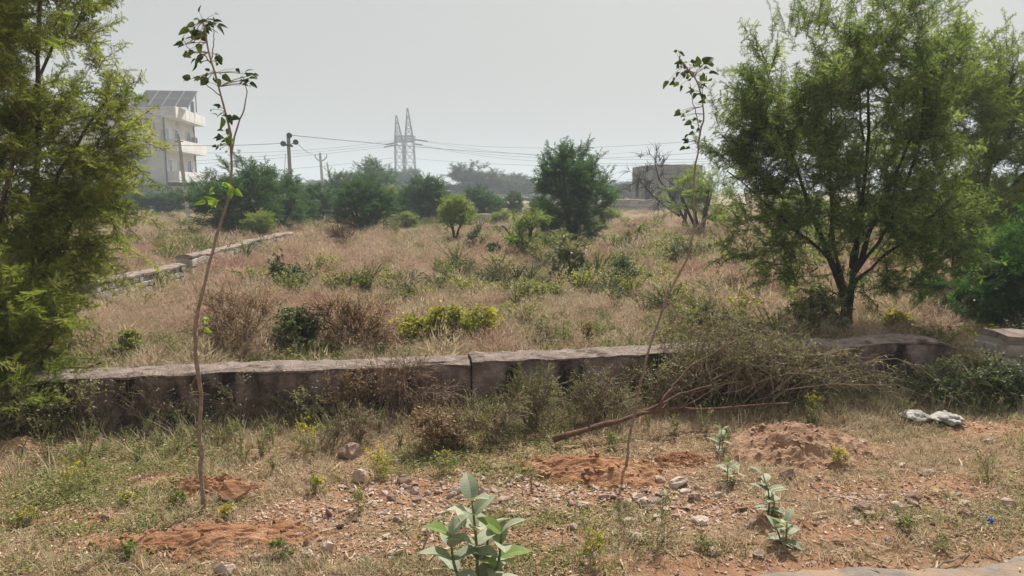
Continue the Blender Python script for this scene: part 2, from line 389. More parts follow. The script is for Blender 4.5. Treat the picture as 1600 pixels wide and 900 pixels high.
_rd = norm(np.array([ROAD_B.x - ROAD_A.x, ROAD_B.y - ROAD_A.y]))
def road_side(x, y):            # > 0 on the verge, < 0 on the road
    return -(x - ROAD_A.x) * _rd[1] + (y - ROAD_A.y) * _rd[0]
WALL0, WALL1 = np.array([-3.14, 5.10]), np.array([3.77, 6.28])     # foot line of the front wall's face
_wd = (WALL1 - WALL0) / np.linalg.norm(WALL1 - WALL0)
_wn = np.array([_wd[1], -_wd[0]])                                  # towards the road
def wall_pt(X):
    t = (X - WALL0[0]) / _wd[0]
    return WALL0 + _wd * t
def wall_side(x, y):            # > 0 in front of the wall
    return (x - WALL0[0]) * _wn[0] + (y - WALL0[1]) * _wn[1]
def gz(x, y):
    x = np.asarray(x, float); y = np.asarray(y, float)
    near = smooth(0.0, 0.5, road_side(x, y)) * (1 - smooth(7, 14, y) * 0.2)
    z = near * (0.035 * fbm(x * 0.9, y * 0.9, 3) + 0.018 * fbm(x * 4, y * 4, 5, 3) + 0.012 * blobs(x, y, REDW) * fbm(x * 9, y * 9, 8, 2))
    far = smooth(6.5, 16, y)
    z = z + far * 0.12 * fbm(x * 0.07, y * 0.07, 11)
    z = z - 0.02 * (1 - smooth(-0.1, 0.25, road_side(x, y)))
    return z
def gzf(x, y): return float(gz(x, y))
def onground(px, py, dz=0.0):
    p = at(px, py)
    for _ in range(3):
        p = at(px, py, gzf(p.x, p.y))
    p.z += dz
    return p

def axis(lo, flo, fhi, hi, st, grow=1.22):
    a = list(np.arange(flo, fhi + 1e-6, st)); d = st; x = a[-1]
    while x < hi: d *= grow; x += d; a.append(min(x, hi))
    d = st; x = a[0]; b = []
    while x > lo: d *= grow; x -= d; b.append(max(x, lo))
    return np.array(b[::-1] + a)
xs = axis(-1200, -4.6, 5.4, 1200, 0.036); ys = axis(-300, 2.9, 6.4, 1600, 0.034, 1.12)
gx, gy = np.meshgrid(xs, ys)
GZ = gz(gx, gy)
nx, ny = len(xs), len(ys)
mb = MB()
i, j = np.meshgrid(np.arange(ny - 1), np.arange(nx - 1), indexing='ij')
k = (i * nx + j).ravel()
mb.add(np.stack([gx, gy, GZ], -1).reshape(-1, 3), np.stack([k, k + 1, k + nx + 1, k + nx], -1))
me = mb.data('ground', M['ground'], True)
for nm, v in (('red', blobs(gx, gy, REDW) * (1 - smooth(6, 8, gy))), ('field', smooth(5.8, 7.5, gy))):
    a_ = me.attributes.new(nm, 'FLOAT', 'POINT'); a_.data.foreach_set('value', v.ravel().astype(np.float32))
tag(obj('ground', me), 'dry brown ground of verge and field with bare red soil', 'ground', kind='structure')

# road: dusty edge sheet in front of the verge
t = np.concatenate([np.linspace(-40, -4, 60), np.linspace(-3.9, 8, 700), np.linspace(8.2, 40, 60)])
rows = np.array([0.0, 0.06, 0.15, 0.3, 0.6, 1.2, 2.5, 5.0, 8.0])
edge = 0.10 * fbm(t * 1.6, t * 0 + 1, 21, 5) + 0.03 * fbm(t * 9, t * 0 + 4, 22, 3) - 0.02
V = []
for r_ in rows:
    off = edge * max(0, 1 - r_ / 0.6) - r_
    px_ = ROAD_A.x + t * _rd[0] - off * _rd[1]; py_ = ROAD_A.y + t * _rd[1] + off * _rd[0]
    z = (np.full_like(t, 0.006) if r_ > 0 else gz(px_, py_) - 0.012)
    V.append(np.stack([px_, py_, z], -1))
nt_ = len(t); i, j = np.meshgrid(np.arange(len(rows) - 1), np.arange(nt_ - 1), indexing='ij'); k = (i * nt_ + j).ravel()
tag(MB().add(np.concatenate(V), np.stack([k, k + nt_, k + nt_ + 1, k + 1], -1)).build('road', M['road'], None, True), 'dusty grey-brown road edge along the verge', 'road', kind='structure')

# far hills
mb = MB()
for hx0, hx1, yy, hh, sd in ((-900, -120, 1150, 17, 1), (-500, 700, 1350, 9, 2), (200, 1100, 1300, 11, 3)):
    xx = np.linspace(hx0, hx1, 90)
    env = np.sin(np.linspace(0, math.pi, 90)) ** 0.6
    hz = env * hh * (0.75 + 0.4 * fbm(xx / 160, xx * 0, sd))
    rows_ = [np.stack([xx, np.full(90, yy - 120.0), np.full(90, -1.0)], -1), np.stack([xx, np.full(90, yy - 50.0), hz * 0.7], -1), np.stack([xx, np.full(90, float(yy)), hz], -1), np.stack([xx, np.full(90, yy + 120.0), np.full(90, -1.0)], -1)]
    i, j = np.meshgrid(np.arange(3), np.arange(89), indexing='ij'); k = (i * 90 + j).ravel()
    mb.add(np.concatenate(rows_), np.stack([k, k + 1, k + 91, k + 90], -1))
tag(mb.build('hills', M['hill'], None, True), 'low blue-grey hills on the hazy horizon', 'hills', kind='structure')

# haze: the dusty air round everything
mh, n = new_mat('haze')
pv = N(n, 'ShaderNodeVolumePrincipled'); pv.inputs['Density'].default_value = 0.0019; pv.inputs['Color'].default_value = (0.66, 0.75, 0.84, 1); pv.inputs['Anisotropy'].default_value = 0.1
o_ = N(n, 'ShaderNodeOutputMaterial'); n.links.new(pv.outputs[0], o_.inputs['Volume'])
hb = MB().box((0, 650, 19.0), (2460, 1960, 42)).build('haze', mh)
tag(hb, 'pale dusty haze in the air over the field', 'haze', kind='stuff')

# ------------------------------------------------------------------ front boundary wall
WH = 0.43
def rough_wall(root, X0, X1, h0, h1, thick, seed, proud=0.0, cope=0.028, slope_end=None):
    """plastered wall with a crumbling mortar coping, along the front line from X0 to X1"""
    L = int(abs(X1 - X0) / 0.03) + 2
    X = np.linspace(X0, X1, L)
    P = np.array([wall_pt(x) for x in X])
    s = np.linspace(0, abs(X1 - X0), L)
    h = np.linspace(h0, h1, L) + 0.022 * fbm(s * 0.9 + seed, s * 0, seed, 3)
    if slope_end is not None:
        h = h - slope_end * smooth(0.0, 1.0, (s - s[-1] + 0.25) / 0.25) * (1 + 0.6 * fbm(s * 9, s * 0, seed + 4))
    def row(off, z):      # off = metres behind the face line
        return np.stack([P[:, 0] - _wn[0] * off, P[:, 1] - _wn[1] * off, z], -1)
    gzv = gz(P[:, 0], P[:, 1])
    rows, zs = [], np.linspace(0, 1, 9)
    for f in zs:
        z = (gzv - 0.06) * (1 - f) + (h - cope * 0.6) * f
        rows.append(row(0.013 * fbm(s * 3.1, f * 3 + s * 0, seed + 7, 4) + 0.02 * (1 - f) * -1 - proud, z))
    rows.append(row(thick - 0.02 + s * 0, h - cope * 0.6)); rows.append(row(thick + s * 0, gzv - 0.06))
    V = np.concatenate(rows); nr = len(rows)
    i, j = np.meshgrid(np.arange(nr - 1), np.arange(L - 1), indexing='ij'); k = (i * L + j).ravel()
    m1 = MB().add(V, np.stack([k, k + 1, k + L + 1, k + L], -1))
    for e in (0, L - 1):
        idx = [r_ * L + e for r_ in range(nr)]
        m1.add(V[idx], [list(range(nr))] if e == 0 else [list(range(nr))[::-1]])
    m1.build('plaster_face', M['plaster'], root, True)
    # coping: ragged overhanging layer
    ov = 0.006 + 0.022 * fbm(s * 5, s * 0 + 3, seed + 9, 3) + 0.012 * fbm(s * 16, s * 0 + 8, seed + 19, 2) + proud
    low = h - cope * (1.0 + 0.9 * fbm(s * 6, s * 0 + 5, seed + 11, 4)).clip(.25, 2)
    rows = [row(0.03 - proud, low - 0.004), row(-ov, low), row(-ov - 0.006, (low + h) / 2), row(-ov + 0.012, h - 0.006)]
    for q in np.linspace(0.03, thick - 0.02, 9):
        rows.append(row(q + s * 0, h + 0.016 * fbm(s * 6, q * 6 + s * 0, seed + 13, 4) + 0.014 * fbm(s * 19, q * 19 + s * 0, seed + 14, 2)))
    rows += [row(thick + 0.012 + 0.01 * fbm(s * 6, s * 0, seed + 15), h - 0.012), row(thick + 0.008 + s * 0, low), row(thick - 0.04 + s * 0, low - 0.004)]
    V = np.concatenate(rows); nr = len(rows)
    i, j = np.meshgrid(np.arange(nr - 1), np.arange(L - 1), indexing='ij'); k = (i * L + j).ravel()
    m2 = MB().add(V, np.stack([k, k + 1, k + L + 1, k + L], -1))
    for e in (0, L - 1):
        idx = [r_ * L + e for r_ in range(nr)]
        m2.add(V[idx], [list(range(nr))] if e == 0 else [list(range(nr))[::-1]])
    m2.build('coping', M['coping'], root, False)
XJ = aty(735, 567, 5.5).x
w1 = thing('boundary_wall', 'low plastered boundary wall with crumbling top, from the left edge to its upright joint', 'wall')
rough_wall(w1, -5.6, XJ - 0.006, 0.385, 0.378, 0.27, 31)
w2 = thing('boundary_wall', 'low plastered boundary wall running from the upright joint to behind the thorny branches', 'wall')
rough_wall(w2, XJ + 0.006, 3.85, 0.395, 0.425, 0.27, 57, proud=0.012, slope_end=0.05)

# ------------------------------------------------------------------ rubble stones (shared meshes)
def hull_stone(seed, flat=0.62, npt=13):
    rng = np.random.default_rng(seed)
    p = norm(rng.normal(size=(npt, 3))) * (0.72 + 0.28 * rng.random((npt, 1)))
    p *= np.array([1.0, 0.75 + 0.2 * rng.random(), flat])
    bm = bmesh.new()
    for q in p: bm.verts.new(q * 0.5)
    r = bmesh.ops.convex_hull(bm, input=bm.verts)
    bmesh.ops.delete(bm, geom=[g for g in r['geom_interior'] if isinstance(g, bmesh.types.BMVert)], context='VERTS')
    bmesh.ops.bevel(bm, geom=bm.edges[:], offset=0.035, segments=1, affect='EDGES') if npt <= 9 else None
    me = bpy.data.meshes.new('stone'); bm.to_mesh(me); bm.free()
    return me
STONES = [hull_stone(100 + i, 0.42 + 0.06 * (i % 5), 11 + i % 4) for i in range(10)]
for s_ in STONES: s_.materials.append(M['stone'])
def block_stone(seed):
    """roughly squared masonry stone, unit box, face on -Y"""
    rng = np.random.default_rng(seed)
    bm = bmesh.new()
    bmesh.ops.create_cube(bm, size=1.0)
    for v in bm.verts: v.co += Vector(rng.normal(0, 0.05, 3))
    bmesh.ops.bevel(bm, geom=bm.edges[:], offset=0.09, segments=1, affect='EDGES')
    me = bpy.data.meshes.new('stone'); bm.to_mesh(me); bm.free()
    me.materials.append(M['masonry'])
    return me
BLOCKS = [block_stone(200 + i) for i in range(7)]
def stone_wall(root, A, B, h, thick, courses, seed, ln=(0.22, 0.42), topcap=True, capmat='coping'):
    """mortared rubble masonry between ground points A and B: core, stones as single pieces, rough capping"""
    rng = np.random.default_rng(seed)
    A = np.array(A[:2]); B = np.array(B[:2]); L = np.linalg.norm(B - A); d = (B - A) / L; nrm = np.array([d[1], -d[0]])
    if nrm @ (-A) < 0: nrm = -nrm
    ang = math.atan2(d[1], d[0])
    n = int(L / 0.25) + 2
    s = np.linspace(0, L, n); P = A[None] + d[None] * s[:, None]; g = gz(P[:, 0], P[:, 1])
    hh = h + 0.05 * fbm(s * 0.8, s * 0, seed, 3)
    rows = [np.stack([P[:, 0] + nrm[0] * q, P[:, 1] + nrm[1] * q, z], -1) for q, z in ((0, g - 0.1), (0, hh + g), (-thick, hh + g), (-thick, g - 0.1))]
    V = np.concatenate(rows); i, j = np.meshgrid(np.arange(3), np.arange(n - 1), indexing='ij'); k = (i * n + j).ravel()
    m = MB().add(V, np.stack([k, k + n, k + n + 1, k + 1], -1))
    for e in (0, n - 1): m.add(V[[e, n + e, 2 * n + e, 3 * n + e]], [[0, 1, 2, 3]])
    m.build('mortar_core', M['mortar'], root)
    ch = h / courses
    for c in range(courses):
        q = -rng.random() * 0.15
        while q < L:
            w = rng.uniform(*ln)
            q0, q1 = max(q, 0), min(q + w, L)
            if q1 - q0 > 0.08 and rng.random() > .07:
                cx = (q0 + q1) / 2; p = A + d * cx; gg = gzf(p[0], p[1])
                p = p + nrm * (0.0 + rng.uniform(-0.012, 0.012))
                obj('stone', BLOCKS[rng.integers(len(BLOCKS))], root, (p[0], p[1], gg + ch * (c + 0.5) + rng.uniform(-.006, .006)), (rng.normal(0, .02), rng.normal(0, .04), ang + (math.pi if rng.random() < .5 else 0)), (q1 - q0 - 0.014, 0.075, ch - 0.012))
            q += w
    for c in range(courses):           # stones closing the end that faces the view
        for q in (0.3, 0.75):
            p = A - nrm * thick * q; gg = gzf(p[0], p[1])
            obj('stone', BLOCKS[rng.integers(len(BLOCKS))], root, (p[0], p[1], gg + ch * (c + 0.5)), (rng.normal(0, .04), rng.normal(0, .04), ang + math.pi / 2), (thick * .45, .09, ch - .016))
    if topcap:
        m = int(L / 0.07) + 2; s = np.linspace(0, L, m); P = A[None] + d[None] * s[:, None]; g = gz(P[:, 0], P[:, 1])
        hh = h + 0.05 * fbm(s * 0.8, s * 0, seed, 3)
        cols = [(0.05, 0.0), (0.055, 0.035), (-thick * 0.3, 0.06), (-thick * 0.7, 0.055), (-thick - 0.02, 0.03), (-thick - 0.02, 0.0)]
        rows = [np.stack([P[:, 0] + nrm[0] * (q + 0.015 * fbm(s * 4, s * 0 + q, seed)), P[:, 1] + nrm[1] * q, g + hh + z + 0.02 * fbm(s * 5, s * 0 + 9 * q, seed + 3, 3) * (z > 0)], -1) for q, z in cols]
        V = np.concatenate(rows); i, j = np.meshgrid(np.arange(5), np.arange(m - 1), indexing='ij'); k = (i * m + j).ravel()
        c_ = MB().add(V, np.stack([k, k + m, k + m + 1, k + 1], -1))
        for e in (0, m - 1): c_.add(V[[r_ * m + e for r_ in range(6)]], [[0, 1, 2, 3, 4, 5]])
        c_.build('capping', M[capmat], root, False)

w3 = thing('stone_wall', 'short piece of bare stone wall beyond the gap at the right edge', 'wall')
pa, pb = wall_pt(4.30), wall_pt(6.4)
stone_wall(w3, pa, pb, 0.37, 0.27, 3, 71, (0.13, 0.26))
w4 = thing('stone_wall', 'pale low stone wall climbing out from behind the feathery tree into the field', 'wall')
A_, B_ = at(146, 443, .42), at(286, 409, .42)
stone_wall(w4, A_, B_, 0.38, 0.24, 4, 72, (0.13, 0.30))
w5 = thing('stone_wall', 'long pale low stone wall receding towards the dark bushes', 'wall')
A_, B_ = at(296, 402, .38), at(458, 362, .38)
stone_wall(w5, A_, B_, 0.35, 0.26, 2, 73, (0.3, 0.55))
w6 = thing('stone_wall', 'dark low wall across the far side of the field', 'wall')
stone_wall(w6, at(612, 349, .0), at(790, 345, .0), 0.38, 0.35, 2, 74, (0.5, 0.9))
w7 = thing('stone_wall', 'grey rubble wall in front of the bare concrete building', 'wall')
stone_wall(w7, aty(940, 331, 62), aty(1030, 331, 60), 0.85, 0.35, 3, 75, (0.5, 1.0))

# ------------------------------------------------------------------ white house
HR = R(8.4)
house = thing('house', 'three-storey whitewashed house with two long balconies, behind the feathery tree', 'house', (-30.1, 65.0, 0), HR)
MB().box((-4.6, 4.8, 4.0), (9.2, 9.6, 8.2)).build('wall', M['render_shaded'], house)
MB().box((0.012, 4.8, 4.0), (0.02, 9.5, 8.15)).build('side_wall', M['render_lit'], house)  # thin skin that paints this side as sunlit
r_ = MB().box((-4.6, -0.02, 8.4), (9.2, 0.16, 0.75)); r_.box((-9.15, 4.8, 8.4), (0.16, 9.4, 0.75)); r_.box((-4.6, 9.6, 8.4), (9.2, 0.16, 0.75)); r_.box((-4.6, 4.8, 8.15), (9.0, 9.4, 0.12))
r_.build('roof_parapet', M['render_shaded'], house)
MB().box((-3.6, 5.5, 9.2), (2.6, 3.0, 2.0)).build('stair_tower', M['render_shaded'], house)
for zb, hh in ((8.0, 0.78), (5.15, 0.85), (2.45, 0.8)):
    b = MB().box((0.58, 4.8, zb), (1.12, 9.8, 0.16)).build('balcony', M['render_lit'], house)
    MB().box((1.10, 4.8, zb + hh / 2 + 0.08), (0.10, 9.8, hh)).build('parapet', M['render_lit'], b)
    MB().box((0.54, -0.06, zb + hh / 2 + 0.08), (1.02, 0.10, hh)).build('parapet', M['render_shaded'], b)  # near return takes the darker copy, its shade painted in
    MB().box((0.54, 9.66, zb + hh / 2 + 0.08), (1.02, 0.10, hh)).build('parapet', M['render_lit'], b)
def window(parent, c, w, h, panes, side, glass='glass_blue'):
    """side 0: on the face towards the field (y = 0), side 1: on the balcony face (x = 0)"""
    t = 0.07
    f = MB(); g = []
    def bx(m, du, dz, su, sz, dep, out):
        if side == 0: m.box((c[0] + du, c[1] - out, c[2] + dz), (su, dep, sz))
        else: m.box((c[0] + out, c[1] + du, c[2] + dz), (dep, su, sz))
    for s_ in (-1, 1):
        bx(f, s_ * (w / 2 + t / 2), 0, t, h + 2 * t, 0.14, 0.05); bx(f, 0, s_ * (h / 2 + t / 2), w, t, 0.14, 0.05)
    for q in range(1, panes): bx(f, -w / 2 + w * q / panes, 0, t * .8, h, 0.10, 0.04)
    wn = f.build('window', M['white_frame'], parent)
    for q in range(panes):
        m = MB(); bx(m, -w / 2 + w * (q + .5) / panes, 0, w / panes - t * .8 - .01, h - .01, 0.03, 0.035); m.build('pane', M[glass], wn)
    m = MB(); bx(m, 0, -h / 2 - t - .05, w + .3, .08, .24, .11); m.build('sill', M['render_shaded'], wn)
for c, w, h, p_ in (((-1.62, 0, 7.30), 1.5, 0.42, 2), ((-2.3, 0, 4.55), 1.4, 0.45, 2), ((-5.6, 0, 7.30), 1.5, .42, 2), ((-5.4, 0, 4.4), 1.4, .45, 2), ((-5.4, 0, 1.7), 1.2, .9, 2)):
    window(house, c, w, h, p_, 0)
for y_, z_, w, h in ((3.3, 6.55, 1.0, 1.1), (7.2, 6.55, 1.1, 1.2), (4.0, 3.75, .7, 1.1), (7.0, 3.85, 1.2, 1.25)):
    window(house, (0.03, y_, z_), w, h, 2, 1)
for y_, z_ in ((0.9, 6.15), (1.3, 3.5)):
    d_ = MB().box((0.055, y_, z_), (0.06, 0.9, 1.95)).build('door', M['white_frame'], house)
    MB().box((0.092, y_, z_ + .1), (0.012, 0.6, 1.5)).build('pane', M['glass_blue'], d_)
for y_ in (-0.13, 9.3):
    MB().tube([(0.12, y_, 0.1), (0.12, y_, 7.9)], 0.07, 6).build('drain_pipe', M['steel'], house)
ac = MB().box((0.42, 8.2, 6.45), (0.35, 0.8, 0.6)).build('air_conditioner', M['concrete_pole'], house)
MB().tube([(0.60, 8.2, 6.45), (0.62, 8.2, 6.45)], 0.22, 12).build('fan_grille', M['black_metal'], ac)
MB().box((1.3, 9.3, 3.25), (0.5, 0.9, 0.45)).build('air_conditioner', M['concrete_pole'], house)
MB().box((0.7, 7.0, 8.75 + .55), (0.28, 0.28, 1.5)).build('chimney', M['concrete_dark'], house)
MB().box((0.9, 4.5, 2.12), (1.9, 9.0, 0.10)).build('awning', M['tin_blue'], house)
MB().box((-4.5, -0.9, 2.12), (8.6, 1.7, 0.10)).build('awning', M['tin_green'], house)
for x_ in (-8.6, -5.5, -2.4, 0.4):
    MB().tube([(x_, -1.6, 0), (x_, -1.6, 2.08)], 0.06, 6).build('awning_post', M['steel'], house)
MB().box((-4.5, -0.05, 1.0), (3.2, 0.06, 2.0)).build('shutter', M['steel'], house)

# solar panels on the roof: a tilted array on posts
arr = thing('solar_array', 'tilted grey solar panel array on the roof of the white house', 'solar panel', (-30.6, 66.6, 8.75), HR)
Rt = Matrix.Rotation(R(28), 3, 'X')
for a_ in range(4):
    for b_ in range(2):
        c = Rt @ Vector((-1.7 + 1.12 * a_, 0.1 + 1.85 * b_, 0)) + Vector((0, 0, 0.55))
        pn = MB().box((0, 0, 0), (1.06, 1.78, 0.04), M=Rt).build('panel', M['solar'], arr); pn.location = c
        fr = MB()
        for s_ in (-1, 1):
            fr.box(Rt @ Vector((s_ * 0.53, 0, 0.0)), (0.05, 1.80, 0.07), M=Rt); fr.box(Rt @ Vector((0, s_ * 0.9, 0.0)), (1.02, 0.05, 0.07), M=Rt)
        fr.build('frame', M['steel'], pn)
for x_ in (-2.2, 0, 2.1):
    MB().tube([(x_, -.6, 0), (x_, -.6, 0.25)], 0.05, 5).build('post', M['steel'], arr); MB().tube([(x_, 2.2, 0), (x_, 2.2, 1.65)], 0.05, 5).build('post', M['steel'], arr)

# ------------------------------------------------------------------ bare concrete building, right
bl = thing('concrete_building', 'unfinished grey concrete building with a dark doorway behind the bare tree', 'building')
Yb = 66.0
c0, c1, c2 = aty(1024, 325, Yb), aty(987, 325, Yb + 9), aty(1096, 325, Yb + 2.0)
def quad_prism(pts, z0, z1, name, mat, parent):
    n_ = len(pts)
    V = [(p[0], p[1], z0) for p in pts] + [(p[0], p[1], z1) for p in pts]
    Fq = [[q, (q + 1) % n_, (q + 1) % n_ + n_, q + n_] for q in range(n_)]
    m_ = MB().add(V, Fq)
    m_.add(V, [list(range(n_, 2 * n_))])
    return m_.build(name, mat, parent)
c3 = c1 + (c2 - c0)
zt = 297 - 258
ztop = EYE + 39 * Yb / F * 1.01
quad_prism([c0, c2, c3, c1], -0.3, ztop, 'wall', M['concrete_dark'], bl)
e1 = (c1 - c0).normalized(); e2 = (c2 - c0).normalized()
def face_box(o, u, up0, up1, a0, a1, dep, name, mat, nrm):
    p = [o + u * a0 + nrm * dep, o + u * a1 + nrm * dep, o + u * a1 - nrm * 0.05, o + u * a0 - nrm * 0.05]
    return quad_prism(p, up0, up1, name, mat, bl)
n1 = Vector((e1.y, -e1.x, 0)); n1 = n1 if n1.dot(Vector((0, 0, 0)) - c0) > 0 else -n1
n2 = Vector((e2.y, -e2.x, 0)); n2 = n2 if n2.dot(Vector((0, 0, 0)) - c0) > 0 else -n2
face_box(c0, e1, 0, 2.6, 2.0, 3.6, 0.03, 'doorway', M['dark_void'], n1)
face_box(c0, e1, 1.0, 2.3, 6.2, 7.4, 0.03, 'window', M['dark_void'], n1)
face_box(c0, e2, 1.0, 2.3, 1.4, 2.5, 0.03, 'window', M['dark_void'], n2)
face_box(c0, e1, ztop - 0.8, ztop - 0.62, 0.02, 8.9, 0.08, 'band', M['concrete_dark'], n1)
face_box(c0, e2, ztop - 0.8, ztop - 0.62, 0.02, 4.0, 0.08, 'band', M['concrete_dark'], n2)
MB().tube([(c0.x + 1, c0.y + 2, ztop), (c0.x + 1, c0.y + 2, ztop + .5)], .06, 5).build('rebar', M['steel'], bl)

# ------------------------------------------------------------------ poles, pylon, wires
pl = thing('concrete_pole', 'leaning pale concrete post in front of the white house', 'pole')
b_, t_ = at(295, 343), aty(279, 214, at(295, 343).y)
MB().tube([b_ - Vector((0, 0, .2)), t_], [0.13, 0.09], 4).build('shaft', M['concrete_pole'], pl)
MB().tube([t_ + Vector((-.25, 0, -.25)), t_ + Vector((.25, 0, -.25))], .035, 4).build('crossarm', M['steel'], pl)
MB().tube([t_, t_ + Vector((0, 0, .18))], .03, 6).build('insulator', M['steel'], pl)

def lathe(mb, c, ax, prof, k=12, m=0):
    ax = Vector(ax).normalized(); a = ax.orthogonal().normalized(); b = ax.cross(a); c = Vector(c)
    V = [c + ax * z + (a * math.cos(2 * math.pi * q / k) + b * math.sin(2 * math.pi * q / k)) * r for r, z in prof for q in range(k)]
    Fq = [[i * k + q, i * k + (q + 1) % k, (i + 1) * k + (q + 1) % k, (i + 1) * k + q] for i in range(len(prof) - 1) for q in range(k)]
    mb.add([tuple(v) for v in V], Fq, m=m)
    return mb
YU = 55.0
up = thing('utility_pole', 'dark utility pole with three round black drum fittings near its top', 'utility pole')
p0, p1 = aty(457, 345, YU), aty(450, 210, YU)
MB().tube([p0, p1], [0.17, 0.12], 8).build('shaft', M['concrete_dark'], up)
q = aty(450, 226, YU)
MB().tube([q + Vector((-.35, -.15, 0)), q + Vector((.4, -.15, -.12))], .07, 4).build('crossarm', M['black_metal'], up)
for x_, y_ in ((442.5, 224.5), (462, 222), (452, 211.5)):
    c = aty(x_, y_, YU - .2)
    lathe(MB(), c + Vector((-.02, .14, 0)), (0.15, -1, 0), [(0.0, 0), (.16, 0.0), (.2, .05), (.2, .2), (.16, .25), (0.0, .25)], 14).build('drum', M['black_metal'], up)
    MB().tube([c + Vector((0, .1, 0)), q + Vector((np.sign(x_ - 451) * .15, 0, 0))], .03, 4).build('bracket', M['black_metal'], up)
MB().tube([aty(446, 240, YU - .3), aty(443, 300, YU - .3)], .02, 3).build('stay_wire', M['wire'], up)
for (bx_, tx_, ty_, Yp, lab, br) in ((506, 500, 239, 100, 'thin grey power pole with upswept arms, beside the dark utility pole', 9), (521, 511, 254, 135, 'small leaning power pole with upswept arms, farther off behind its thicker twin', 6)):
    pp = thing('power_pole', lab, 'utility pole', group='poles with upswept arms')
    p0, p1 = aty(bx_, 312, Yp), aty(tx_, ty_, Yp)
    MB().tube([p0, p1], [.24, .16], 6).build('shaft', M['concrete_pole'], pp)
    j = aty(tx_ + 1.5, ty_ + 13, Yp)
    for s_ in (-1, 1):
        e = aty(tx_ + 1.5 + s_ * br, ty_ + 13 - br * .75, Yp)
        MB().tube([j, (j + e) / 2 + Vector((0, 0, -.12)), e], .07, 4).build('arm', M['steel'], pp)
        MB().tube([e, e + Vector((0, 0, .35))], .06, 6).build('insulator', M['steel'], pp)

YP = 250.0
pyl = thing('pylon', 'steel lattice pylon with twin pointed masts rising above the far trees', 'pylon', aty(635, 300, YP))
PO = np.array(aty(635, 300, YP))
def lattice(cx0, w0, cx1, w1, ztop, zw, tip):
    """four-legged lattice mast: base centre/width, waist centre/width at zw, tip position"""
    m = MB()
    lv = np.concatenate([np.linspace(0, zw, 6), np.linspace(zw, ztop, 6)[1:]])
    def corner(z, q):
        if z <= zw: f = z / zw; c = cx0 + (cx1 - cx0) * f; w = w0 + (w1 - w0) * f
        else: f = (z - zw) / (ztop - zw); c = cx1 + (tip - cx1) * f; w = w1 + (0.25 - w1) * f
        sx, sy = [(-1, -1), (1, -1), (1, 1), (-1, 1)][q]
        return np.array([c + sx * w / 2, sy * w / 2, z])
    for q in range(4):
        for a_, b_ in zip(lv[:-1], lv[1:]):
            m.tube([corner(a_, q), corner(b_, q)], .15, 4)
            m.tube([corner(a_, q), corner(b_, (q + 1) % 4)], .075, 3); m.tube([corner(a_, (q + 1) % 4), corner(b_, q)], .075, 3)
            m.tube([corner(b_, q), corner(b_, (q + 1) % 4)], .07, 3)
    return m
k_ = YP / F
MB_l = lattice(-9.5 * k_, 13 * k_, -10 * k_, 12 * k_, (300 - 184) * k_, (300 - 224) * k_, -13.5 * k_); MB_l.build('mast', M['black_metal'], pyl)
MB_r = lattice(7 * k_, 17 * k_, 6 * k_, 13 * k_, (300 - 173) * k_, (300 - 224) * k_, 4 * k_); MB_r.build('mast', M['black_metal'], pyl)
bm_ = MB()
zb = (300 - 219) * k_
for dz in (-.9, .9):
    for dy in (-1.2, 1.2):
        bm_.tube([(-17 * k_, dy, zb + dz), (13 * k_, dy, zb + dz)], .12, 4)
for q in np.linspace(-16, 12, 9):
    for dy in (-1.2, 1.2):
        bm_.tube([(q * k_, dy, zb - .9), ((q + 3) * k_, dy, zb + .9)], .09, 3); bm_.tube([(q * k_, dy, zb + .9), ((q + 3) * k_, dy, zb - .9)], .09, 3)
bm_.build('cross_beam', M['black_metal'], pyl)
ends = []
for x_, y_, xe, ye in ((622, 222, 603, 226), (622, 226, 600, 230), (648, 218, 668, 221), (648, 225, 660, 227)):
    a_ = np.array(aty(x_, y_, YP)) - PO; b_ = np.array(aty(xe, ye, YP)) - PO
    mbi = MB(); mbi.tube([a_, b_], .28, 6)
    mbi.build('insulator_string', M['black_metal'], pyl)
def wire(a, b, sag, lab, grp, r=0.035, n=24):
    a = np.array(a); b = np.array(b); t = np.linspace(0, 1, n)[:, None]
    P = a + (b - a) * t; P[:, 2] -= sag * (4 * t[:, 0] * (1 - t[:, 0]))
    tag(MB().tube(P, r, 3).build('power_line', M['wire']), lab, 'power line', grp)
LR = 'thin power line strung from the lattice pylon towards the unfinished concrete building'
LL = 'thin power line strung from the lattice pylon over the white house'
for (x0, y0), (x1, y1), s_ in (((668, 221), (1300, 196), 3.2), ((660, 227), (1300, 214), 4.2), ((660, 228), (1300, 236), 4.0), ((668, 222), (1300, 240), 3.0), ((650, 248), (1300, 246), 2.0), ((639, 174), (1300, 118), 2.5)):
    if y0 == 174: continue
    wire(aty(x0, y0, YP), aty(x1, y1, 150), s_, LR, 'lines to the right of the pylon', 0.05)
for (x0, y0), (x1, y1), s_ in (((603, 226), (60, 262), 1.0), ((600, 230), (60, 268), 1.0), ((618, 246), (60, 272), 2.0), ((622, 218), (60, 226), 3.0)):
    wire(aty(x0, y0, YP), aty(x1, y1, 170), s_, LL, 'lines to the left of the pylon', 0.05)
wire(aty(463, 222, YU), aty(500, 240, 100), .5, 'slack line from the utility pole to the thin power pole', 'lines between the poles', 0.02)
wire(aty(440, 224, YU), aty(150, 222, 50), .2, 'level line from the utility pole leftwards past the white house', 'lines between the poles', 0.018)
wire(aty(453, 211, YU), aty(1000, 236, 190), 1.2, 'long line from the utility pole top across the sky to the right', 'lines between the poles', 0.03)

